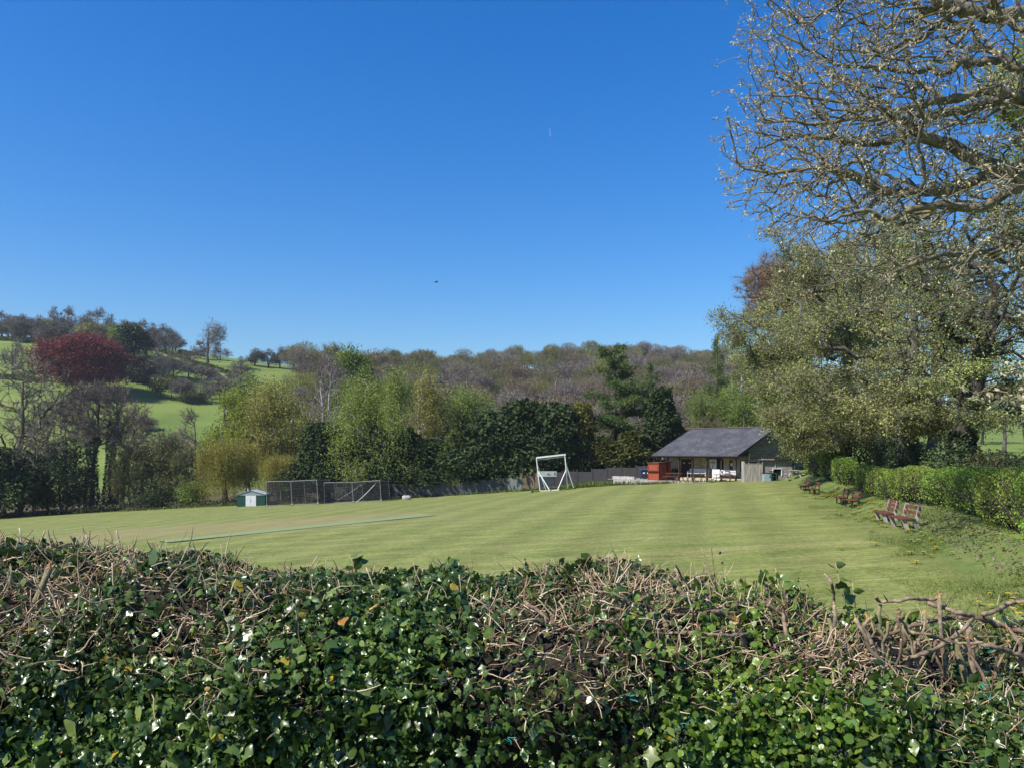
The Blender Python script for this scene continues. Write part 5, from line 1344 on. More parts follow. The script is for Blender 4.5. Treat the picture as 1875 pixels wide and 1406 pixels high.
LIMBS = [traced([(2200, 520), (2020, 360), (1875, 321), (1817, 303), (1770, 277), (1749, 263), (1711, 256), (1688, 249), (1674, 228), (1640, 218), (1600, 222), (1560, 216), (1500, 226), (1440, 222), (1380, 232)], 19.0, .23, .012, 1),
 traced([(2180, 420), (2000, 230), (1875, 183), (1840, 170), (1815, 164), (1782, 174), (1735, 183), (1706, 187), (1664, 200), (1631, 204), (1601, 197), (1573, 204), (1555, 190), (1500, 178), (1440, 172), (1370, 176)], 18.4, .15, .012, 2),
 traced([(2160, 300), (2000, 170), (1875, 134), (1852, 131), (1836, 115), (1814, 117), (1775, 124), (1756, 113), (1745, 131), (1728, 136), (1709, 122), (1688, 131), (1652, 127), (1606, 122), (1566, 127), (1530, 122), (1500, 110), (1478, 86), (1440, 66), (1400, 40)], 19.8, .14, .012, 3),
 traced([(2150, 200), (1990, 40), (1875, 19), (1847, 33), (1812, 35), (1777, 23), (1744, 12), (1711, 2), (1688, -4), (1640, -12), (1590, -8)], 17.4, .13, .05, 4),
 traced([(2210, 560), (2040, 400), (1875, 341), (1830, 363), (1787, 384), (1744, 380), (1702, 380), (1659, 388), (1633, 405), (1604, 405), (1582, 393), (1540, 401), (1500, 416), (1460, 412), (1425, 420)], 18.0, .14, .012, 5),
 traced([(2200, 520), (2000, 370), (1860, 312), (1821, 309), (1757, 346), (1702, 346), (1659, 348), (1616, 330), (1570, 312), (1500, 300), (1420, 312), (1350, 300)], 19.6, .13, .01, 6),
 traced([(2160, 300), (2010, 200), (1880, 185), (1805, 192), (1777, 199), (1765, 205), (1720, 210), (1660, 248), (1640, 270), (1560, 280), (1480, 268), (1400, 270)], 20.6, .12, .01, 7),
 traced([(2210, 600), (2060, 500), (1900, 440), (1840, 455), (1780, 470), (1720, 468), (1660, 490), (1610, 520)], 18.6, .12, .02, 8)]
# the near budding tree whose trunk stands outside the picture on the right
zc = CZ
o, sk1, org1 = big_tree('budding_tree', 'near spreading tree with twisted grey limbs and pale bursting buds reaching in from the right', (17.5, 19.5), 17,
    line([(0, 0, 0), (-.2, 0, 2.5), (-.6, .1, 4.5), (-1.2, 0, 7), (-1.6, .2, 10.5)], 16),
    [((15.0, 19.5, 9.2 + zc), (9.9, 7.5, 6.4), 3.2), ((8.2, 19.5, 7.6 + zc), (3.2, 4.0, 2.6), .9), ((11.5, 17.5, 4.6 + zc), (5.5, 4.5, 2.0), .55), ((8.6, 19.2, 11.2 + zc), (3.4, 4, 2.4), .7)],
    8800, 501, BUD, BARK_LICHEN, .37, 6, .066, .04, .0075, .32, .17, .25, .22, .7, vis(.08), .22, 3, TWIG_GREY, fill=2.3, aspect=.5, up=.2, limbs=LIMBS)
# its low drooping branch with the fat pale buds, close to the camera
o, sk1b, _ = big_tree('low_budding_tree', 'yellow lichened twigs with fat pale buds hanging low at the right edge', (14.6, 12.2), 6,
    line([(0, 0, 0), (-.1, 0, 1.4), (-.5, -.1, 2.6), (-1.4, -.3, 3.6)], 10),
    [((8.2, 11.3, .95 + zc), (1.7, 1.3, .62), 1.0), ((9.4, 11.5, 1.9 + zc), (2.0, 1.5, .9), .8)],
    230, 503, BUD, mat_noise('bark_yellow_lichen', [(.10, .09, .07), (.20, .17, .085), (.28, .22, .07)], 7, .95, .5, .01), .10, 9, .075, .035, .006, .22, .2, .3, .2, .4, None, .12, 2, TWIG_GREY, fill=1.6, up=.2)
# the big trunk behind the hedge and its neighbours
o, sk2, _ = big_tree('spreading_tree', 'big spreading tree with a stout visible trunk behind the clipped hedge', (21.8, 44), 17,
    line([(0, 0, 0), (.05, 0, 1.6), (.1, 0, 3.0), (.4, 0, 6), (.5, .4, 11)], 16),
    lobed((20.8, 43.5, 7.6 + zc), (7.6, 6.0, 6.2), 14, 91, .5) + lobed((18.6, 41.2, 3.0 + zc), (4.6, 3.2, 2.2), 9, 92, .4) + lobed((20.2, 40.8, 1.5 + zc), (3.6, 2.2, 1.1), 8, 113, .42) + lobed((24, 41, 3.2 + zc), (4.5, 3, 2.2), 6, 93),
    1900, 511, LEAF_OLIVE, BARK_GREY, .55, 34, .125, .21, .011, .5, .2, .2, .2, .6, None, .55, 6, TWIG_GREY, fill=2.2, tww=.02, clus=(12, .55))
o, sk3, _ = big_tree('forked_tree', 'ivy footed tree forking low into several dark limbs right of the stout trunk', (20.6, 36.5), 16,
    line([(0, 0, 0), (0, 0, 1.2), (.1, .1, 2.4), (.6, 0, 5), (1.5, 0, 9)], 14),
    lobed((22.0, 36, 8.2 + zc), (6.4, 5.0, 6.0), 18, 94) + lobed((20.2, 34.0, 2.6 + zc), (4.0, 2.6, 1.4), 6, 95, .4),
    2000, 521, LEAF_SPRING, BARK_DARK, .5, 15, .10, .14, .011, .45, .28, .15, .14, .5, None, .4, 2, TWIG_GREY, fill=2.2)
o, sk4, _ = big_tree('spring_leaf_tree', 'tall tree in fresh olive leaf whose boughs hang over the far clipped bushes', (23.9, 57), 19,
    line([(0, 0, 0), (0, 0, 3), (.2, 0, 7), (.1, .3, 14)], 14),
    lobed((21.8, 56, 9.3 + zc), (5.8, 5.2, 8.8), 20, 96, .48) + lobed((19.6, 55.5, 3.4 + zc), (2.6, 2.8, 2.4), 7, 97, .42) + lobed((21.0, 54.6, 1.2 + zc), (3.2, 2.2, 1.5), 9, 112, .42),
    1900, 531, LEAF_OLIVE, BARK_GREY, .42, 42, .135, .25, .012, .6, .22, .15, .16, .5, None, .6, 8, TWIG_GREY, fill=2.2, tww=.028, clus=(12, .62))
o, sk5, _ = big_tree('spring_leaf_tree', 'yellow green leafy tree overhanging the right end of the pavilion roof', (25.8, 68), 18,
    line([(0, 0, 0), (0, 0, 3), (-.3, 0, 7), (-.3, .3, 12)], 14),
    lobed((23.8, 67.5, 7.2 + zc), (3.9, 4.0, 6.6), 14, 98, .5) + lobed((24.0, 66.1, .8 + zc), (1.3, 1.2, 1.7), 9, 110, .42) + lobed((22.6, 67.5, 5.8 + zc), (1.4, 1.8, 2.4), 6, 99, .45) + lobed((23.9, 66.2, 1.9 + zc), (1.7, 1.6, 1.9), 8, 109, .45),
    1600, 541, LEAF_SPRING, BARK_GREY, .38, 46, .15, .28, .012, .7, .22, .2, .16, .5, None, .6, 8, TWIG_GREY, fill=2.2, tww=.028, clus=(12, .62))
o, sk6, _ = big_tree('bronze_tree', 'tall bronze budding tree rising behind the right end of the pavilion', (32.5, 95), 26,
    line([(0, 0, 0), (0, 0, 6), (.2, 0, 12), (.1, .3, 20)], 14),
    lobed((32.6, 95, 17.4 + zc), (5.2, 5.4, 8.4), 14, 100, .62, .8),
    1500, 551, LEAF_OLIVE, BARK_GREY, .5, 2, .15, .3, .016, .8, .22, .3, .16, .5, None, 1.1, 22, TWIG_BRONZE, fill=2.6, tww=.045)
o, sk7, _ = big_tree('lime_leaf_tree', 'bright lime green leafy tree behind the twisted limbs at the right edge', (25.2, 37), 22,
    line([(0, 0, 0), (0, 0, 4), (.2, 0, 9), (.1, .3, 16)], 14),
    lobed((25.2, 37, 11 + zc), (2.9, 3.5, 4.6), 12, 104, .4) + lobed((25.4, 37, 17.0 + zc), (2.9, 3.5, 4.2), 10, 105, .4),
    620, 561, LEAF_LIME, BARK_DARK, .4, 24, .19, .34, .014, .6, .22, .3, .16, .5, vis(.3), .4, 1, TWIG_OLIVE, fill=2.6)
o, sk8, _ = big_tree('shadowed_tree', 'tall olive tree filling the gap behind the stout trunk', (35, 66), 22,
    line([(0, 0, 0), (0, 0, 4), (.2, 0, 9), (.1, .3, 16)], 14),
    lobed((32, 65, 10.5 + zc), (8.5, 5, 8.5), 22, 106, .34) + lobed((29, 63, 5.0 + zc), (6, 4, 4), 8, 107),
    1700, 571, LEAF_OLIVE, BARK_GREY, .5, 12, .22, .4, .016, .7, .24, .2, .16, .5, vis(.3), .7, 6, TWIG_GREY, fill=2.4)
ivs = ivy_sleeve(3.0, .95, 79)
v = link('ivy', ivs, [q for q in COL.objects if q.name.startswith('forked_tree')][0])

for nm, lb, px, d, b, t_, w_, pr, sz_ in (
    ('bare_tree', 'grey bare tree on the far right pasture edge', 1765, 128, 812, 690, 90, bare3, (13, 10)),
    ('bare_tree', 'olive budding tree beyond the right pasture', 1840, 140, 812, 680, 110, oakbud, (13, 12)),
    ('bare_tree', 'budding tree beyond the right pasture, behind the forked tree', 1705, 135, 815, 690, 90, oakbud, (13, 12)),
    ('bare_tree', 'purple bare tree behind the shadowed gap left of the stout trunk', 1600, 120, 830, 700, 120, bare2, (14, 9)),
    ('bare_tree', 'grey bare tree at the end of the right pasture hedgerow', 1880, 150, 812, 700, 120, bare2, (14, 9)),
    ('bare_tree', 'purplish bare tree between the budding trees beyond the right pasture', 1800, 165, 806, 690, 110, bare3, (13, 10)),
    ('bare_tree', 'olive budding tree behind the stout trunk in the distance', 1655, 150, 820, 690, 110, oakbud, (13, 12)),
    ('bare_tree', 'bare tree far behind the dark holly', 1545, 132, 830, 690, 110, bare3, (13, 10)),
    ('bare_tree', 'olive budding tree far behind the clipped bushes by the pavilion gable', 1490, 140, 830, 680, 110, oakbud, (13, 12)),
    ('blossom_tree', 'small tree in pale blossom seen right of the stout trunk', 1692, 70, 848, 805, 44, proto('bl', lambda: mk_broad(601, 4, 4, 1, mat_leaf('blossom', [(.42, .40, .34), (.6, .58, .52), (.2, .22, .08)], .6, .3, .2, .1), BARK_DARK, n=70, per=18, leaf=.1, spread=.35, trunk_r=.06, step=.4)), (4, 4))):
    x = at_px(px, d); h = top_h(px, t_, d)
    put_tree(nm, lb, 'tree', pr, x, d, w_ / F * d / sz_[1], h / sz_[0], r.uniform(0, 6), 'trees beyond the right hand hedge')

# shrubs behind the clipped hedge
def shrub(name, label, c, R, n, leaf, leafm, seed, core=True):
    z = gz(*c); o = thing(name, label, 'shrub', (c[0], c[1], z), 0, 'shrubs behind the clipped hedge'); r = rng(seed)
    mb = MB(); P = blob_pts(r, n, [((0, 0, R[2] * .95), R, 1.), ((R[0] * .4, .1, R[2] * .7), tuple(q * .7 for q in R), .4), ((-R[0] * .45, -.1, R[2] * .6), tuple(q * .65 for q in R), .4)], 4.)
    P = P[P[:, 2] > 0]; leaves(mb, P, leaf, seed + 1, .3, unit(P - A(0, 0, R[2] * .6)) * .9, None, .6)
    part('foliage', mb, leafm, o); st = MB()
    for k in range(5):
        e = A(r.uniform(-.6, .6) * R[0], r.uniform(-.6, .6) * R[1], R[2] * r.uniform(1.1, 1.6)); st.tube([(0, 0, -.1), e * .5 + A(0, 0, .1), e], [.05, .035, .01], 5)
    part('stem', st, BARK_DARK, o); return o
shrub('laurel_shrub', 'glossy grey green laurel shrub left of the stout trunk', (21.9, 43.9), (1.35, 1.2, 1.35), 5200, .13, LEAF_LAUREL, 611)
shrub('dark_shrub', 'dark shadowed yew mass behind the far clipped bushes', (25.0, 53.5), (2.4, 1.6, 1.9), 6000, .16, LEAF_IVYTREE, 613)
shrub('dark_shrub', 'very dark holly under the olive tree left of the laurel', (23.4, 48.4), (1.3, 1.2, 1.9), 4000, .15, LEAF_IVYTREE, 615)
shrub('brown_shrub', 'brown leaved shrub rising behind the near end of the clipped hedge', (17.4, 28.8), (1.15, 1.0, 1.0), 5200, .09, mat_leaf('brown_leaf', [(.05, .045, .02), (.09, .075, .035), (.12, .10, .04), (.06, .08, .025)], .6, .1, .3, .3, .8), 617)
shrub('ivy_shrub', 'green ivy mound at the foot of the forked tree', (19.2, 34.6), (1.5, 1.1, 1.2), 4200, .13, mat_leaf('ivy_mound', [(.03, .055, .016), (.06, .095, .026), (.10, .13, .04)], .45, .1, .4, .3, .8), 619)
shrub('dark_shrub', 'low dark shrub between the brown shrub and the hedge end', (19.6, 30.5), (1.6, 1.0, .75), 3600, .1, LEAF_DARK, 621)
shrub('dark_shrub', 'low dark shrub under the stout trunk', (20.9, 41.2), (1.2, .9, .6), 2600, .12, LEAF_DARK, 623)

# ------------------------------------------------------------------ clipped hedge, bush by bush
def clipped(label, y0, y1, hgt, wid, seed, leafm, leaf=.075, n=9000, bulge=0.):
    r = rng(seed); x0, x1 = float(hedge_x(y0)), float(hedge_x(y1)); d = unit(A(x1 - x0, y1 - y0)); q = A(d[1], -d[0])
    L = math.hypot(x1 - x0, y1 - y0); c = A((x0 + x1) / 2, (y0 + y1) / 2) + q * wid * .5
    o = thing('clipped_bush', label, 'hedge', (c[0], c[1], gz(*c) - .05), math.atan2(d[1], d[0]), 'clipped bushes of the right hand hedge')
    D = unit(r.normal(size=(n, 3))); D[:, 2] = np.abs(D[:, 2]) * np.where(r.uniform(0, 1, n) < .8, 1, -.9)
    ex = 3.4; s = (np.abs(D) ** ex).sum(1) ** (-1 / ex); P = D * s[:, None]
    nr = unit(np.sign(P) * np.abs(P) ** (ex - 1))
    P = P * A(L / 2 + .12, wid / 2, hgt / 2) + A(0, 0, hgt / 2)
    P = P + nr * (.09 * lump(P, 1.6, seed) + .05 * lump(P, 4.2, seed + 1))[:, None] - nr * (r.uniform(0, 1, n) ** 2 * .22)[:, None]
    dz = G(c[0] + P[:, 0] * d[0], c[1] + P[:, 0] * d[1]) - gz(*c); P[:, 2] += dz
    keep = (P[:, 2] - dz > .22) | (r.uniform(0, 1, n) < .35); P, nr = P[keep], nr[keep]
    mb = MB(); leaves(mb, P, leaf, seed + 1, .25, nr * .8, None, .6, .45)
    part('foliage', mb, leafm, o)
    tw = MB(); m = 150; X = r.uniform(-L / 2 + .1, L / 2 - .1, m)
    for k in range(m):
        yb = r.uniform(-.3, .3) * wid
        zz = gz(c[0] + X[k] * d[0], c[1] + X[k] * d[1]) - gz(*c)
        e = A(X[k] + r.normal() * .2, yb + r.normal() * .35 * wid, zz + hgt * r.uniform(.55, .92))
        tw.tube([(X[k], yb * .5, zz - .05), ((X[k] + e[0]) / 2, (yb * .5 + e[1]) / 2 + r.normal() * .06, zz + hgt * .35), e], [.02, .014, .006], 4, cap=False)
    part('stem', tw, BARK_DARK, o)
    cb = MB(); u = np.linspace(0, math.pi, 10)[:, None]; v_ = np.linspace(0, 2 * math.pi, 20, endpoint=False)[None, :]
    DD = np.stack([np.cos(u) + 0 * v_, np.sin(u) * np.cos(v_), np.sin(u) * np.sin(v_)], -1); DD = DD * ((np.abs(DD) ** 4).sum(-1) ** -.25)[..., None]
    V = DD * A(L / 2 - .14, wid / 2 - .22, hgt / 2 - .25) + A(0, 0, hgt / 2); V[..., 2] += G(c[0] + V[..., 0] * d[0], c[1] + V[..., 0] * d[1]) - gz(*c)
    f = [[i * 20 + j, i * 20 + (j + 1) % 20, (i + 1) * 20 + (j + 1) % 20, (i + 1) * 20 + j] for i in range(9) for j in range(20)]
    cb.add(V, f); part('dark_core', cb, mat_noise('dark_core', [(.012, .014, .007), (.03, .03, .014)], 6, .95), o)  # solid dark core, colour stands in for the shaded inside of the bush
    return o
clipped('broad clipped green bush at the near right end of the hedge', 15.0, 19.6, 1.58, 1.5, 701, LEAF_BOX, .06, 22000)
clipped('olive tinted clipped bush second from the near right end', 19.5, 24.2, 1.50, 1.4, 703, LEAF_BOXB, .06, 17000)
clipped('clipped bush behind the nearest pair of benches', 24.1, 28.6, 1.46, 1.35, 705, LEAF_BOX, .065, 14000)
clipped('bright clipped bush just left of the nearest benches', 28.6, 32.0, 1.44, 1.3, 707, LEAF_BOX, .065, 11000)
clipped('rounded clipped bush right of the middle pair of benches', 32.0, 37.0, 1.5, 1.3, 709, LEAF_BOXB, .07, 11000)
clipped('narrow twiggy clipped bush directly behind the middle pair of benches', 37.3, 39.4, 1.30, 1.2, 711, LEAF_BOX, .07, 6000)
clipped('clipped bush with a level top behind the middle benches', 39.5, 43.0, 1.45, 1.3, 713, LEAF_BOXB, .075, 8000)
clipped('dense dark green clipped bush past the middle benches', 43.2, 47.0, 1.45, 1.3, 715, LEAF_BOX, .075, 8000)
clipped('rounded dark clipped bush near the far benches', 50.6, 54.0, 1.7, 1.4, 717, LEAF_BOX, .08, 7000)
clipped('tall rounded clipped bush behind the far benches', 55.5, 58.5, 2.0, 1.5, 719, LEAF_BOX, .085, 7000)
clipped('tall far clipped bush by the pale wooden post', 59.5, 66.0, 2.3, 1.8, 721, LEAF_BOXB, .09, 11000)

# ------------------------------------------------------------------ verge grass and dandelions
r = rng(801); n = 70000
y = 8 + 50 * r.uniform(0, 1, n) ** 1.5; x = hedge_x(y) - r.uniform(-.3, 3.2, n) ** 1.0 + .4 * lump(np.stack([y, y, y], -1), .5, 3)
k = x > hedge_x(y) - 2.6 + 1.0 * lump(np.stack([x, y, 0 * x], -1), .7, 12); x, y = x[k], y[k]
vg = MB(); hgt = .05 + .09 * sm(-.4, 1.4, lump(np.stack([x, y, 0 * x], -1), 1.0, 13)) + .08 * sm(17, 9, y)
leaves(vg, np.stack([x, y, G(x, y) + .0], -1), hgt, 802, -.1, None, np.tile(A(0, 0, 1), (len(x), 1)), .10, .5, axw=.5)
tag(link('verge_grass', vg.mesh('verge_grass', mat_leaf('verge_blade', [(.09, .14, .03), (.14, .20, .045), (.20, .235, .07)], .7, .3, .15, .25, .8))), kind='stuff')
r = rng(803); gl = MB(); n = 1700
y = r.uniform(14, 34, n); x = hedge_x(y) - r.uniform(-.2, .9, n) ** 1.0
leaves(gl, np.stack([x, y, G(x, y) + r.uniform(.02, .1, n)], -1), .07, 804, 1.2, None, None, .75)
tag(link('ground_ivy', gl.mesh('ground_ivy', mat_leaf('ground_ivy_leaf', [(.06, .085, .03), (.10, .12, .05), (.16, .135, .08), (.22, .17, .11)], .5, .1, .3, .3, 1.))), kind='stuff')
def mk_dandelion():
    m = MB(); a = np.arange(11) * 2 * math.pi / 11
    for ring, (R0, z0, z1, off) in enumerate(((.026, .0, .004, 0), (.02, .004, .010, .3), (.012, .007, .014, .6))):
        for q in a + off:
            c, s_ = math.cos(q), math.sin(q); w = .0075
            m.add([(-s_ * w * .5, c * w * .5, .12 + z0), (c * R0 - s_ * w, s_ * R0 + c * w, .12 + z1), (c * R0 * 1.06, s_ * R0 * 1.06, .12 + z1), (c * R0 + s_ * w, s_ * R0 - c * w, .12 + z1), (s_ * w * .5, -c * w * .5, .12 + z0)], [[0, 4, 3, 2]], 0)
            m.add([(0, 0, .12 + z0), (c * R0 - s_ * w, s_ * R0 + c * w, .12 + z1), (c * R0 * 1.06, s_ * R0 * 1.06, .12 + z1 + .001), (c * R0 + s_ * w, s_ * R0 - c * w, .12 + z1)], [[0, 3, 2, 1]], 0)
    m.tube([(0, 0, -.02), (.004, 0, .06), (0, 0, .12)], .003, 5, 1)
    for q in np.arange(6) * 1.047:
        c, s_ = math.cos(q), math.sin(q); m.add([(0, 0, 0), (c * .05 - s_ * .012, s_ * .05 + c * .012, .03), (c * .11, s_ * .11, .02), (c * .05 + s_ * .012, s_ * .05 - c * .012, .03)], [[0, 3, 2, 1]], 1)
    return m.mesh('dandelion', [mat_noise('dandelion_yellow', [(.75, .56, .01), (.85, .66, .03)], 9, .7), MATS['long_grass_blade']])
dm = mk_dandelion()
r = rng(805); DP = []
def patch(cx, cy, sx_, sy_, n, sc_):
    for _ in range(n):
        y = cy + r.normal() * sy_; x = cx + r.normal() * sx_ + (float(hedge_x(y)) - float(hedge_x(cy)))
        DP.append((x, y, 1.45 * sc_ * r.uniform(.8, 1.3)))
patch(19.4, 48.6, .45, .9, 44, 1.9); patch(20.3, 49.0, .5, 1.2, 22, 1.6); patch(16.6, 37.2, .55, 1.5, 46, 1.5); patch(15.3, 34, .5, 1.5, 18, 1.4); patch(14.0, 30.5, .5, 1.4, 22, 1.3); patch(13.1, 26.5, .7, .9, 18, 1.2); patch(12.6, 23.4, .8, 1.2, 36, 1.15); patch(11.4, 20.5, .7, .9, 16, 1.1); patch(8.7, 13.6, .45, .6, 20, 1.1); patch(8.0, 12.3, .3, .4, 6, 1.)
for x, y, s_ in DP:
    o = thing('dandelion', 'yellow dandelion in the grass verge under the clipped hedge', 'flower', (x, y, gz(x, y) + .02), r.uniform(0, 6.28), 'dandelions on the hedge verge', dm); o.scale = (s_, s_, .7)
for _ in range(26):
    px = r.uniform(1064, 1105); d = 85.5 + r.uniform(-1.0, 2.2); x = at_px(px, d)
    o = thing('dandelion', 'yellow flower on the weedy bank right of the sightscreen frame', 'flower', (x, d, gz(x, d) + .15), 0, 'yellow flowers on the weedy bank', dm); o.scale = (1.9, 1.9, 1.3)

# ------------------------------------------------------------------ bird in the sky
b = MB(); q = ray(799, 517, 60)
b.tube([(-.16, 0, 0), (-.08, 0, .01), (.02, 0, .01), (.12, 0, 0), (.17, 0, 0)], [.012, .045, .055, .03, .012], 8)
for s in (-1, 1): b.add([(.06, s * .03, .02), (-.05, s * .03, .02), (-.02, s * .16, .09), (.05, s * .17, .09), (-.05, s * .33, .05)], [[0, 1, 2, 3]]); b.add([(.05, s * .17, .09), (-.02, s * .16, .09), (-.06, s * .34, .05)], [[0, 1, 2]])
b.add([(-.14, -.02, 0), (-.14, .02, 0), (-.25, .05, 0), (-.25, -.05, 0)], [[0, 1, 2, 3]])
thing('bird', 'small dark bird flying alone in the open sky', 'bird', q, -.6, None, b.mesh('bird', BLACK)).rotation_euler = (.35, .1, -.5)

# ------------------------------------------------------------------ the ivy hedge in front of the camera
SIL_PX = [-1200, 0, 120, 220, 330, 480, 600, 720, 850, 980, 1120, 1200, 1300, 1400, 1460, 1500, 1540, 1700, 1900, 3000]
SIL_PY = [1040, 1022, 1030, 1040, 1028, 1044, 1056, 1064, 1062, 1060, 1048, 1066, 1068, 1078, 1090, 1128, 1166, 1182, 1186, 1180]
YB = 3.1
def z_top(x): return -(np.interp(HX + F * x / YB, SIL_PX, SIL_PY) - HY) / F * YB + CZ
def hsurf(x, s):
    """point and outward normal on the hedge: s 0..0.58 up the lane side face, then back over the top"""
    zt = z_top(x); zb = np.full_like(zt, .12)
    k = np.stack([[2.32, -1], [2.30, .5], [2.36, .84], [2.50, .955], [2.78, .985], [3.12, 1.0], [3.30, .97]], 0)
    ss = np.array([0, .38, .58, .70, .82, .94, 1.0])
    y = np.interp(s, ss, k[:, 0]); fz = np.interp(s, ss, [0, .52, .80, .925, .975, 1.0, .97])
    z = zb + (zt - zb) * fz
    ny = np.interp(s, ss, [-1, -.97, -.85, -.55, -.25, -.05, .5]); nz = np.sqrt(np.maximum(1 - ny * ny, 0)) * np.where(s > .9, .95, 1) 
    P = np.stack([x, y, z], -1); Nn = np.stack([0 * x, ny, nz], -1)
    off = .050 * lump(P, 3.3, 31) + .038 * lump(P, 8.0, 32) + .018 * lump(P, 17., 33)
    return P + Nn * off[:, None], Nn
def leaf_tpl(kind):
    if kind == 'ivy':
        mid = [(0, 0), (.28, 0), (.56, 0), (1, 0)]; ou = [(-.10, .17), (.02, .40), (.26, .27), (.40, .47), (.58, .20)]
        tr = [('m0', 0, 1), ('m0', 1, 2), ('m0', 2, 'm1'), ('m1', 2, 3), ('m1', 3, 'm2'), ('m2', 3, 4), ('m2', 4, 'm3')]
    elif kind == 'ovate':
        mid = [(0, 0), (.3, 0), (.65, 0), (1, 0)]; ou = [(.06, .20), (.32, .34), (.62, .27), (.84, .12)]
        tr = [('m0', 0, 'm1'), (0, 1, 'm1'), ('m1', 1, 'm2'), (1, 2, 'm2'), ('m2', 2, 3), ('m2', 3, 'm3')]
    else:
        mid = [(0, 0), (.35, 0), (.7, 0), (.95, 0)]; ou = [(-.05, .25), (.22, .50), (.60, .46), (.86, .2)]
        tr = [('m0', 0, 'm1'), (0, 1, 'm1'), ('m1', 1, 'm2'), (1, 2, 'm2'), ('m2', 2, 3), ('m2', 3, 'm3')]
    V = []; 
    fz = lambda x, b: -.22 * abs(b) ** 1.1 * 1.2 - .20 * x * x + .06 * math.sin(7 * x + 9 * b)
    for x, b in mid: V.append((x, b, fz(x, 0) + .0))
    for sgn in (1, -1):
        for x, b in ou: V.append((x, sgn * b, fz(x, sgn * b)))
    n = len(ou); Fc = []
    ix = lambda q, sg: int(q[1]) if isinstance(q, str) else 4 + q + (0 if sg > 0 else n)
    for t in tr:
        Fc.append([ix(q, 1) for q in t][::-1]); Fc.append([ix(q, -1) for q in t])
    return np.array(V, float), np.array(Fc, int)[:, ::-1]
TPL = {k: leaf_tpl(k) for k in ('ivy', 'ovate', 'round')}
def real_leaves(mb, kind, P, Nn, size, seed, rnd=.75, hang=.6, mi=0):
    V, Fc = TPL[kind]; r = rng(seed); n = len(P)
    nr = unit(Nn + rnd * r.normal(size=(n, 3))); a = r.normal(size=(n, 3)) * .75 + A(0, -.15, -hang)
    a = unit(a - nr * (a * nr).sum(1)[:, None]); b = np.cross(nr, a)
    s = size * r.uniform(.55, 1.35, n); cur = r.uniform(.3, 1.9, n)[:, None]; wd = r.uniform(.75, 1.1, n)[:, None]
    v = P[:, None, :] + s[:, None, None] * (V[None, :, 0, None] * a[:, None, :] + (V[None, :, 1] * wd)[:, :, None] * b[:, None, :] + (V[None, :, 2] * cur)[:, :, None] * nr[:, None, :])
    i = np.arange(n)[:, None, None] * len(V)
    return mb.add(v.reshape(-1, 3), (i + Fc[None]).reshape(-1, 3), mi)
IVY = mat_leaf('ivy_leaf', [(.024, .050, .011), (.044, .084, .016), (.068, .120, .023), (.10, .158, .032), (.17, .215, .05)], .30, .2, .46, .35, 3., pos=[0, .35, .65, .88, 1])
IVY2 = mat_leaf('ivy_leaf_mature', [(.031, .057, .013), (.056, .098, .018), (.093, .148, .027), (.15, .20, .045)], .29, .2, .5, .35, 3., pos=[0, .45, .8, 1])
HAW = mat_leaf('hawthorn_leaf', [(.05, .105, .012), (.085, .16, .016), (.13, .22, .026), (.20, .27, .04)], .35, .3, .45, .2, 3.)
YEL = mat_leaf('yellowed_leaf', [(.36, .26, .02), (.30, .27, .03), (.34, .15, .03)], .35, .25, .4, .1, 3.)
TWIGC = mat_leaf('hedge_twig', [(.09, .055, .032), (.21, .14, .085), (.37, .265, .16), (.50, .385, .255), (.58, .48, .34)], .85, 0, .2, .2, 6., pos=[0, .25, .5, .8, 1])
STEMC = mat_leaf('hedge_stem', [(.06, .033, .024), (.14, .085, .056), (.25, .175, .115), (.36, .275, .185), (.25, .22, .12)], .85, 0, .2, .25, 9.)
SPLINT = mat_leaf('torn_wood', [(.42, .20, .07), (.56, .33, .14), (.66, .48, .27)], .8, .1, .2, .1, 9.)
STEMS = [mat_noise('cut_stem_bark', [(.10, .07, .045), (.22, .16, .105), (.34, .27, .185)], 55, .9, .7, .004), mat_noise('cut_stem_bark_red', [(.07, .045, .032), (.16, .105, .075), (.28, .20, .145)], 55, .9, .7, .004), mat_noise('cut_stem_bark_green', [(.10, .09, .05), (.20, .18, .09), (.32, .28, .18)], 55, .9, .7, .004)]
hedge = thing('ivy_hedge', 'rough cut foreground hedge of glossy ivy with bare flailed twigs along its top', 'hedge', (0, 0, 0))
r = rng(901)
def hp(px): return (px - HX) / F * 2.75
def topmask(x):           # how bare and twiggy the top is, along x
    px = HX + F * x / 2.85
    return np.interp(px, [-900, -200, 0, 180, 260, 420, 560, 660, 760, 900, 1000, 1150, 1400, 1500, 1900, 2800], [.5, .8, .9, .85, .6, .75, .55, .2, .2, .45, .6, .75, .85, .9, .9, .6])
n = 165000; x = r.uniform(-3.0, 3.0, n); s_ = r.uniform(.12, 1, n)
zone = sm(.56, .66, s_) * (1 - .65 * sm(.90, .97, s_)); P, Nn = hsurf(x, s_)
cl = lump(P, 5.5, 41)
pk = 1 - zone * topmask(x) * (.82 + .3 * cl)
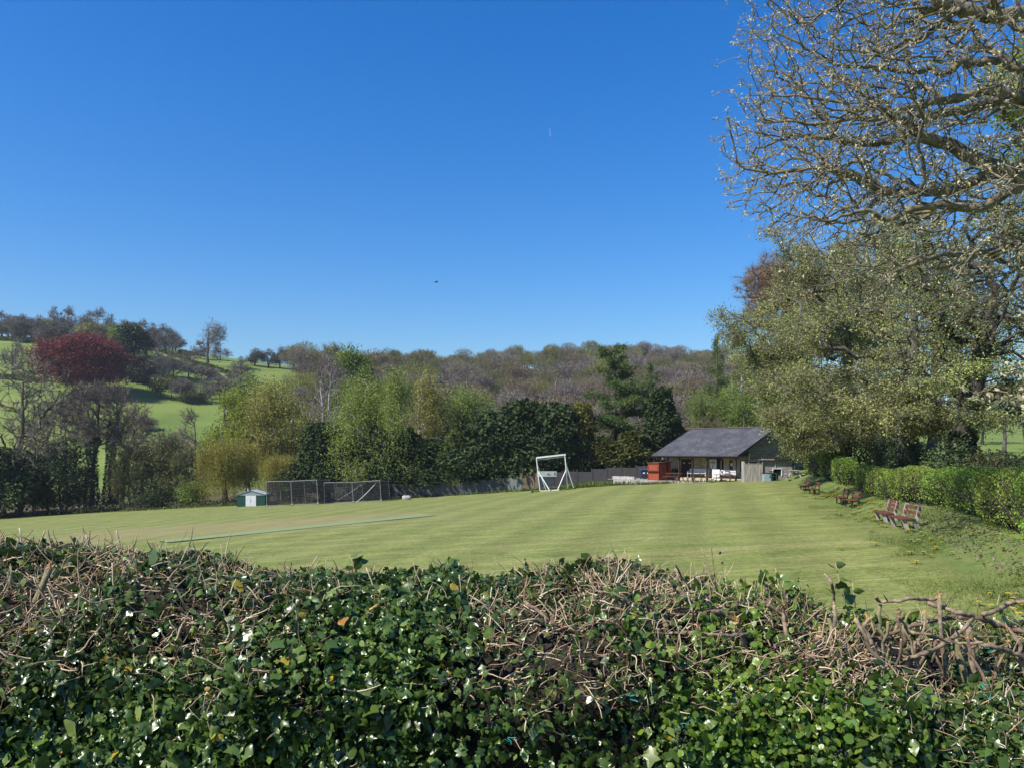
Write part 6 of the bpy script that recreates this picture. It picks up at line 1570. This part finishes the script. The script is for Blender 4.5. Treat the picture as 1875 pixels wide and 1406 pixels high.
# thin, shadowed hollows in the face
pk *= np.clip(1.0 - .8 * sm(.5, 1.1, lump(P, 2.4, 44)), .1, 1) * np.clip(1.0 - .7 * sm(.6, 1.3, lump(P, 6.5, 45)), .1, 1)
keep = r.uniform(0, 1, n) < np.clip(pk, .05, 1) * .72
x, s_, P, Nn = x[keep], s_[keep], P[keep], Nn[keep]
dep = np.abs(r.normal(size=len(P))) * .045 - .012
P = P - Nn * dep[:, None]
q = r.uniform(0, 1, len(P)); mb = MB()
px_ = HX + F * P[:, 0] / P[:, 1]
hw = np.exp(-((px_ - 1420) / 150.) ** 2) * sm(.40, .50, s_) * .55
ishaw = r.uniform(0, 1, len(P)) < hw
a_ = (q < .52) & ~ishaw; b_ = (q >= .52) & (q < .985) & ~ishaw; y_ = (q >= .988) & ~ishaw
sz = r.choice([.019, .027, .036, .049], len(P), p=[.36, .37, .21, .06])
real_leaves(mb, 'ivy', P[a_], Nn[a_], sz[a_] * 1.05, 902)
o_ = part('ivy_leaves', mb, IVY, hedge, True); o_['kind'] = 'stuff'
mb = MB(); real_leaves(mb, 'ovate', P[b_], Nn[b_], sz[b_] * 1.08, 903, .8, .7)
o_ = part('mature_ivy_leaves', mb, IVY2, hedge, True); o_['kind'] = 'stuff'
mb = MB(); real_leaves(mb, 'ovate', P[y_], Nn[y_], sz[y_] * 1.0, 904, .7, .7); part('yellowed_leaves', mb, YEL, hedge, True)['kind'] = 'stuff'
mb = MB(); Ph = np.repeat(P[ishaw], 3, 0); real_leaves(mb, 'round', Ph + r.normal(size=Ph.shape) * .018, np.repeat(Nn[ishaw], 3, 0), .021, 905, .8, .1)
part('hawthorn_leaves', mb, HAW, hedge, True)['kind'] = 'stuff'
# solid dark backing: the hedge's inner shade put into its colour
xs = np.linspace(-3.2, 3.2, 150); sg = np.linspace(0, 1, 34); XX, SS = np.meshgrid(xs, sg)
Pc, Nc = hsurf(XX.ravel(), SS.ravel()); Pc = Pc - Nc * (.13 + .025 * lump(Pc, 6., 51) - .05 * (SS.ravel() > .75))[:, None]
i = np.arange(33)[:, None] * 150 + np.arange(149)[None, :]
part('dark_backing', MB().add(Pc, np.stack([i, i + 1, i + 151, i + 150], -1).reshape(-1, 4)), mat_noise('dark_backing', [(.006, .006, .004), (.02, .017, .011), (.045, .034, .022)], 30, .95, .8, .02), hedge, True)
# twigs
def twig(mb, p, d, L, r0, r, k=4, curl=.35, n=6, end=.4):
    d = d / np.linalg.norm(d); pts = [p]
    c = r.normal(size=3) * curl
    for j in range(n - 1):
        d = d + c / n + r.normal(size=3) * curl * .35; d /= np.linalg.norm(d); pts.append(pts[-1] + d * L / (n - 1))
    pts = np.array(pts); mb.tube(pts, np.linspace(r0, r0 * end, n), k); return pts
tw = MB(); cnt = 0
while cnt < 9000:
    x = r.uniform(-3.0, 3.0); s = r.uniform(.54, 1.0) if r.uniform() < .95 else r.uniform(.3, .55)
    m = topmask(np.array([x]))[0] if s > .55 else .35
    px = HX + F * x / 2.8
    if px > 1500 and r.uniform() < .4: continue
    if r.uniform() > m ** 1.6 * 1.15: continue
    p, nn = hsurf(np.array([x]), np.array([s])); p, nn = p[0], nn[0]
    d = r.normal(size=3) * A(1, .55, .55) + nn * r.uniform(-.1, .75) + A(0, 0, .15)
    p = p - nn * r.uniform(.0, .07)
    q = twig(tw, p, d, r.uniform(.035, .125) * r.uniform(.6, 1.2), r.uniform(.0012, .0034), r, 4, .55, 6)
    if r.uniform() < .45: twig(tw, q[2 + int(r.integers(3))], d + r.normal(size=3) * .9, r.uniform(.02, .06), .0013, r, 3, .5, 4)
    cnt += 1
for _ in range(330):                     # upright stubs on the skyline of the hedge
    x = r.uniform(-3, 1.15); px = HX + F * x / 3.0
    if r.uniform() > (.95 if px < 320 else .5): continue
    p, nn = hsurf(np.array([x]), np.array([r.uniform(.72, .98)])); p = p[0] - A(0, 0, .04)
    q = twig(tw, p, A(r.normal() * .35, r.normal() * .3, 1), r.uniform(.05, .13), r.uniform(.002, .0045), r, 5, .3, 6, .55)
    if r.uniform() < .5: twig(tw, q[3], A(r.normal() * .7, r.normal() * .4, .8), r.uniform(.02, .06), .0018, r, 4, .3, 4)
part('twigs', tw, TWIGC, hedge, True)['kind'] = 'stuff'
# sawn and flailed stems, each with a torn or clean cut end
stems = []
for _ in range(40):
    px = r.choice([r.uniform(1150, 1480), r.uniform(1490, 1700), r.uniform(1600, 1890)]); d = r.uniform(2.55, 3.0); x = (px - HX) / F * d
    py = r.uniform(1120, 1185) if px < 1480 else r.uniform(1105, 1180)
    stems.append((x, d, -(py - HY) / F * d + CZ, r.uniform(.10, .24), r.uniform(.003, .0075)))
stems += [((682 - HX) / F * 2.62, 2.62, -(1122 - HY) / F * 2.62 + CZ, .14, .019), ((1745 - HX) / F * 2.8, 2.8, -(1150 - HY) / F * 2.8 + CZ, .25, .012), ((1772 - HX) / F * 2.83, 2.83, -(1138 - HY) / F * 2.83 + CZ, .3, .013),
          ((1500 - HX) / F * 2.6, 2.6, -(1165 - HY) / F * 2.6 + CZ, .2, .013), ((1527 - HX) / F * 2.7, 2.7, -(1158 - HY) / F * 2.7 + CZ, .2, .014), ((1720 - HX) / F * 2.75, 2.75, -(1092 - HY) / F * 2.75 + CZ, .36, .007),
          ((1348 - HX) / F * 2.6, 2.6, -(1140 - HY) / F * 2.6 + CZ, .2, .012), ((90 - HX) / F * 2.7, 2.7, -(1040 - HY) / F * 2.7 + CZ, .25, .011), ((1215 - HX) / F * 2.65, 2.65, -(1118 - HY) / F * 2.65 + CZ, .2, .011)]
for k, (x, y, z, L, R0) in enumerate(stems):
    lean = A(r.normal() * .25, r.normal() * .2, 1); lean /= np.linalg.norm(lean)
    top = A(x, y, z); pts = np.array([top - lean * L * t + A(r.normal() * .008, r.normal() * .008, 0) * (t > 0) for t in (1, .75, .5, .25, 0)])
    sb = MB().tube(pts, [R0 * 1.15, R0 * 1.05, R0, R0 * .97, R0 * .95], 9)
    st = part('cut_stem', sb, STEMS[k % 3], hedge, True)
    cap = MB(); cap.tube([top + lean * .0005, top + lean * .003], [R0 * .9, R0 * .8], 9)
    if k % 9 < 5 and R0 < .02:
        m = 16; PP = top + r.normal(size=(m, 3)) * R0 * .6; slivers(cap, PP, np.tile(lean, (m, 1)), R0 * 2.6, R0 * .55, 950 + k, .75)
    part('cut_end', cap, SPLINT, st)
# long bent branches laid along the open right end
BR = [([(1603, 1092), (1608, 1100), (1640, 1099), (1672, 1095), (1700, 1098), (1722, 1092)], 2.78, .006), ([(1698, 1103), (1730, 1113), (1758, 1122), (1790, 1130)], 2.76, .0085), ([(1620, 1163), (1660, 1148), (1700, 1138), (1740, 1131), (1775, 1129)], 2.80, .0065),
      ([(1655, 1208), (1690, 1196), (1715, 1186), (1735, 1172), (1752, 1163), (1782, 1132)], 2.7, .0075), ([(1800, 1125), (1826, 1118), (1845, 1106), (1862, 1100), (1890, 1106)], 2.76, .0075), ([(1788, 1130), (1825, 1142), (1850, 1150), (1890, 1158)], 2.78, .0095),
      ([(1645, 1128), (1662, 1150), (1672, 1158), (1700, 1160), (1730, 1172), (1760, 1178), (1800, 1176)], 2.66, .005), ([(1762, 1195), (1790, 1178), (1815, 1182), (1850, 1192), (1880, 1206)], 2.68, .008), ([(1752, 1164), (1790, 1165), (1830, 1165)], 2.72, .003),
      ([(1510, 1050), (1522, 1066), (1527, 1082), (1526, 1100), (1532, 1130)], 2.85, .005), ([(1240, 1075), (1262, 1098), (1275, 1120), (1282, 1150)], 2.72, .006), ([(1180, 1110), (1215, 1120), (1260, 1126), (1310, 1118), (1350, 1122)], 2.66, .006),
      ([(1150, 1180), (1200, 1160), (1260, 1158), (1330, 1163), (1372, 1160)], 2.58, .006), ([(1405, 1108), (1432, 1120), (1440, 1160), (1452, 1190)], 2.66, .0075), ([(962, 1102), (990, 1120), (1020, 1146), (1040, 1165)], 2.6, .006), ([(1290, 1112), (1310, 1080), (1298, 1050), (1288, 1030)], 2.9, .0025), ([(1310, 1085), (1300, 1045), (1284, 1000)], 2.92, .0018), ([(1312, 1090), (1306, 1030), (1302, 1002)], 2.93, .002), ([(1236, 1032), (1252, 1062), (1264, 1085)], 2.8, .003)]
for k, (pp, d, R0) in enumerate(BR):
    c = np.array([ray(px, py, d + .04 * math.sin(j * 1.9 + k)) for j, (px, py) in enumerate(pp)]); t = np.linspace(0, len(c) - 1, 4 * len(c))
    q = np.stack([np.interp(t, np.arange(len(c)), c[:, j]) for j in range(3)], -1)
    q[1:-1] = (q[:-2] + q[1:-1] * 2 + q[2:]) / 4; q[1:-1] += r.normal(size=(len(q) - 2, 3)) * R0 * .25
    bb = MB().tube(q, R0 * (1 + .12 * r.normal(size=len(q))), 7)
    for _ in range(2): 
        j = int(r.integers(2, len(q) - 2)); twig(bb, q[j], A(r.normal(), r.normal() * .5, .6), r.uniform(.02, .06), R0 * .5, r, 5, .3, 4)
    part('bent_branch', bb, STEMS[(0, 0, 1)[k % 3]], hedge, True)
# leafy shoots standing up from the top
for px, py, d, nl, L in ((1420, 1040, 2.95, 5, .12), (1530, 1030, 2.8, 9, .22), (1435, 1062, 2.85, 8, .12), (1395, 1056, 2.9, 7, .10), (640, 1015, 3.0, 6, .10), (830, 1018, 3.05, 6, .08), (290, 992, 2.95, 3, .10), (222, 1005, 3.0, 3, .06), (1085, 1020, 3.05, 7, .08), (1110, 1024, 3.05, 6, .08), (1830, 1088, 2.9, 7, .14), (1668, 1118, 2.9, 6, .1), (1560, 1062, 2.9, 6, .16), (1790, 1170, 2.85, 6, .16), (1740, 1180, 2.85, 7, .16), (1695, 1190, 2.9, 8, .14), (1600, 1180, 2.9, 6, .14)):
    sh = MB(); shl = MB(); top = ray(px, py, d); base = top - A(r.normal() * .02, r.normal() * .02, L); m = (top + base) / 2 + r.normal(size=3) * .008
    sh.tube([base, m, top], [.0022, .0018, .0012], 5)
    t = r.uniform(.25, 1, nl)[:, None]; PP = base + (top - base) * t
    real_leaves(shl, 'ovate', PP, np.tile(A(0, -.4, .7), (nl, 1)), .05, 970 + px, .9, -.2)
    so_ = part('shoot', sh, TWIGC, hedge, True); part('leaves', shl, IVY2, so_, True)
bl_ = MB(); PP = np.array([ray(px + r.normal() * 4, py, 2.33 + r.normal() * .01) for px, py in ((1585, 1290), (1605, 1310), (1570, 1320), (1625, 1300), (1615, 1340), (1595, 1365), (1640, 1330), (1440, 1318), (1575, 1280), (1632, 1352), (1580, 1390))])
real_leaves(bl_, 'round', PP, np.tile(A(0, -.8, .5), (len(PP), 1)), .046, 990, .35, .8); part('broad_leaves', bl_, mat_leaf('broad_leaf', [(.05, .11, .025), (.08, .16, .035), (.11, .20, .05)], .4, .25, .4, .1, 3.), hedge, True)
be = MB(); u = np.linspace(0, math.pi, 7)[:, None]; v_ = np.linspace(0, 2 * math.pi, 9, endpoint=False)[None, :]
DD = np.stack([np.sin(u) * np.cos(v_), np.sin(u) * np.sin(v_), np.cos(u) + 0 * v_], -1); f = [[i * 9 + j, (i + 1) * 9 + j, (i + 1) * 9 + (j + 1) % 9, i * 9 + (j + 1) % 9] for i in range(6) for j in range(9)]
for px, py, m in ((1535, 1372, 22), (820, 1242, 14), (900, 1320, 12), (1250, 1360, 12), (1180, 1300, 10), (460, 1250, 8), (1322, 1017, 3), (560, 1330, 10), (1660, 1385, 12)):
    c = ray(px, py, 2.32 if py > 1100 else 2.92)
    for _ in range(m): be.add(DD * .0042 + c + r.normal(size=3) * .014, f)
part('ivy_berries', be, mat_noise('ivy_berry', [(.006, .006, .009), (.018, .018, .026)], 20, .35), hedge, True)['kind'] = 'stuff'
TEAL = mat_noise('teal_twine', [(.01, .22, .20), (.02, .30, .27)], 9, .5)
for px, py, d in ((1800, 1262, 2.45), (1812, 1275, 2.45), (1155, 1275, 2.31), (1262, 1322, 2.3), (200, 1355, 2.38), (188, 1345, 2.38), (390, 1345, 2.36), (930, 1350, 2.33), (305, 1265, 2.45), (1815, 1185, 2.6)):
    tn = MB()
    for _ in range(3): twig(tn, ray(px + r.normal() * 4, py + r.normal() * 4, d), r.normal(size=3) * A(1, .3, .6), .025, .0011, r, 4, .8, 6, 1.)
    part('twine', tn, TEAL, hedge)

# ------------------------------------------------------------------ far vapour trail
q0, q1 = ray(1006.5, 234, 6000), ray(1008, 251, 6000)
vt = MB().tube([q0 - q0, (q1 - q0) * .4, (q1 - q0) * .85, q1 - q0], [.25, .9, 1.5, .5], 8)
thing('vapour_trail', 'short faint white vapour trail high in the empty sky', 'vapour trail', q0, 0, None, vt.mesh('vapour_trail', mat_noise('ice_cloud', [(.55, .58, .62), (.7, .72, .75)], .05, .9), True))

# ------------------------------------------------------------------ air
hm = bpy.data.materials.new('haze'); hm.use_nodes = True; hn = hm.node_tree.nodes; hn.remove(hn['Principled BSDF'])
pv = hn.new('ShaderNodeVolumePrincipled'); pv.inputs['Color'].default_value = (.80, .88, 1, 1); pv.inputs['Density'].default_value = .00016; pv.inputs['Anisotropy'].default_value = .2
hm.node_tree.links.new(pv.outputs[0], hn['Material Output'].inputs['Volume'])
tag(link('haze', MB().box((0, 250, 32), (1500, 800, 120)).mesh('haze', hm)), kind='stuff')
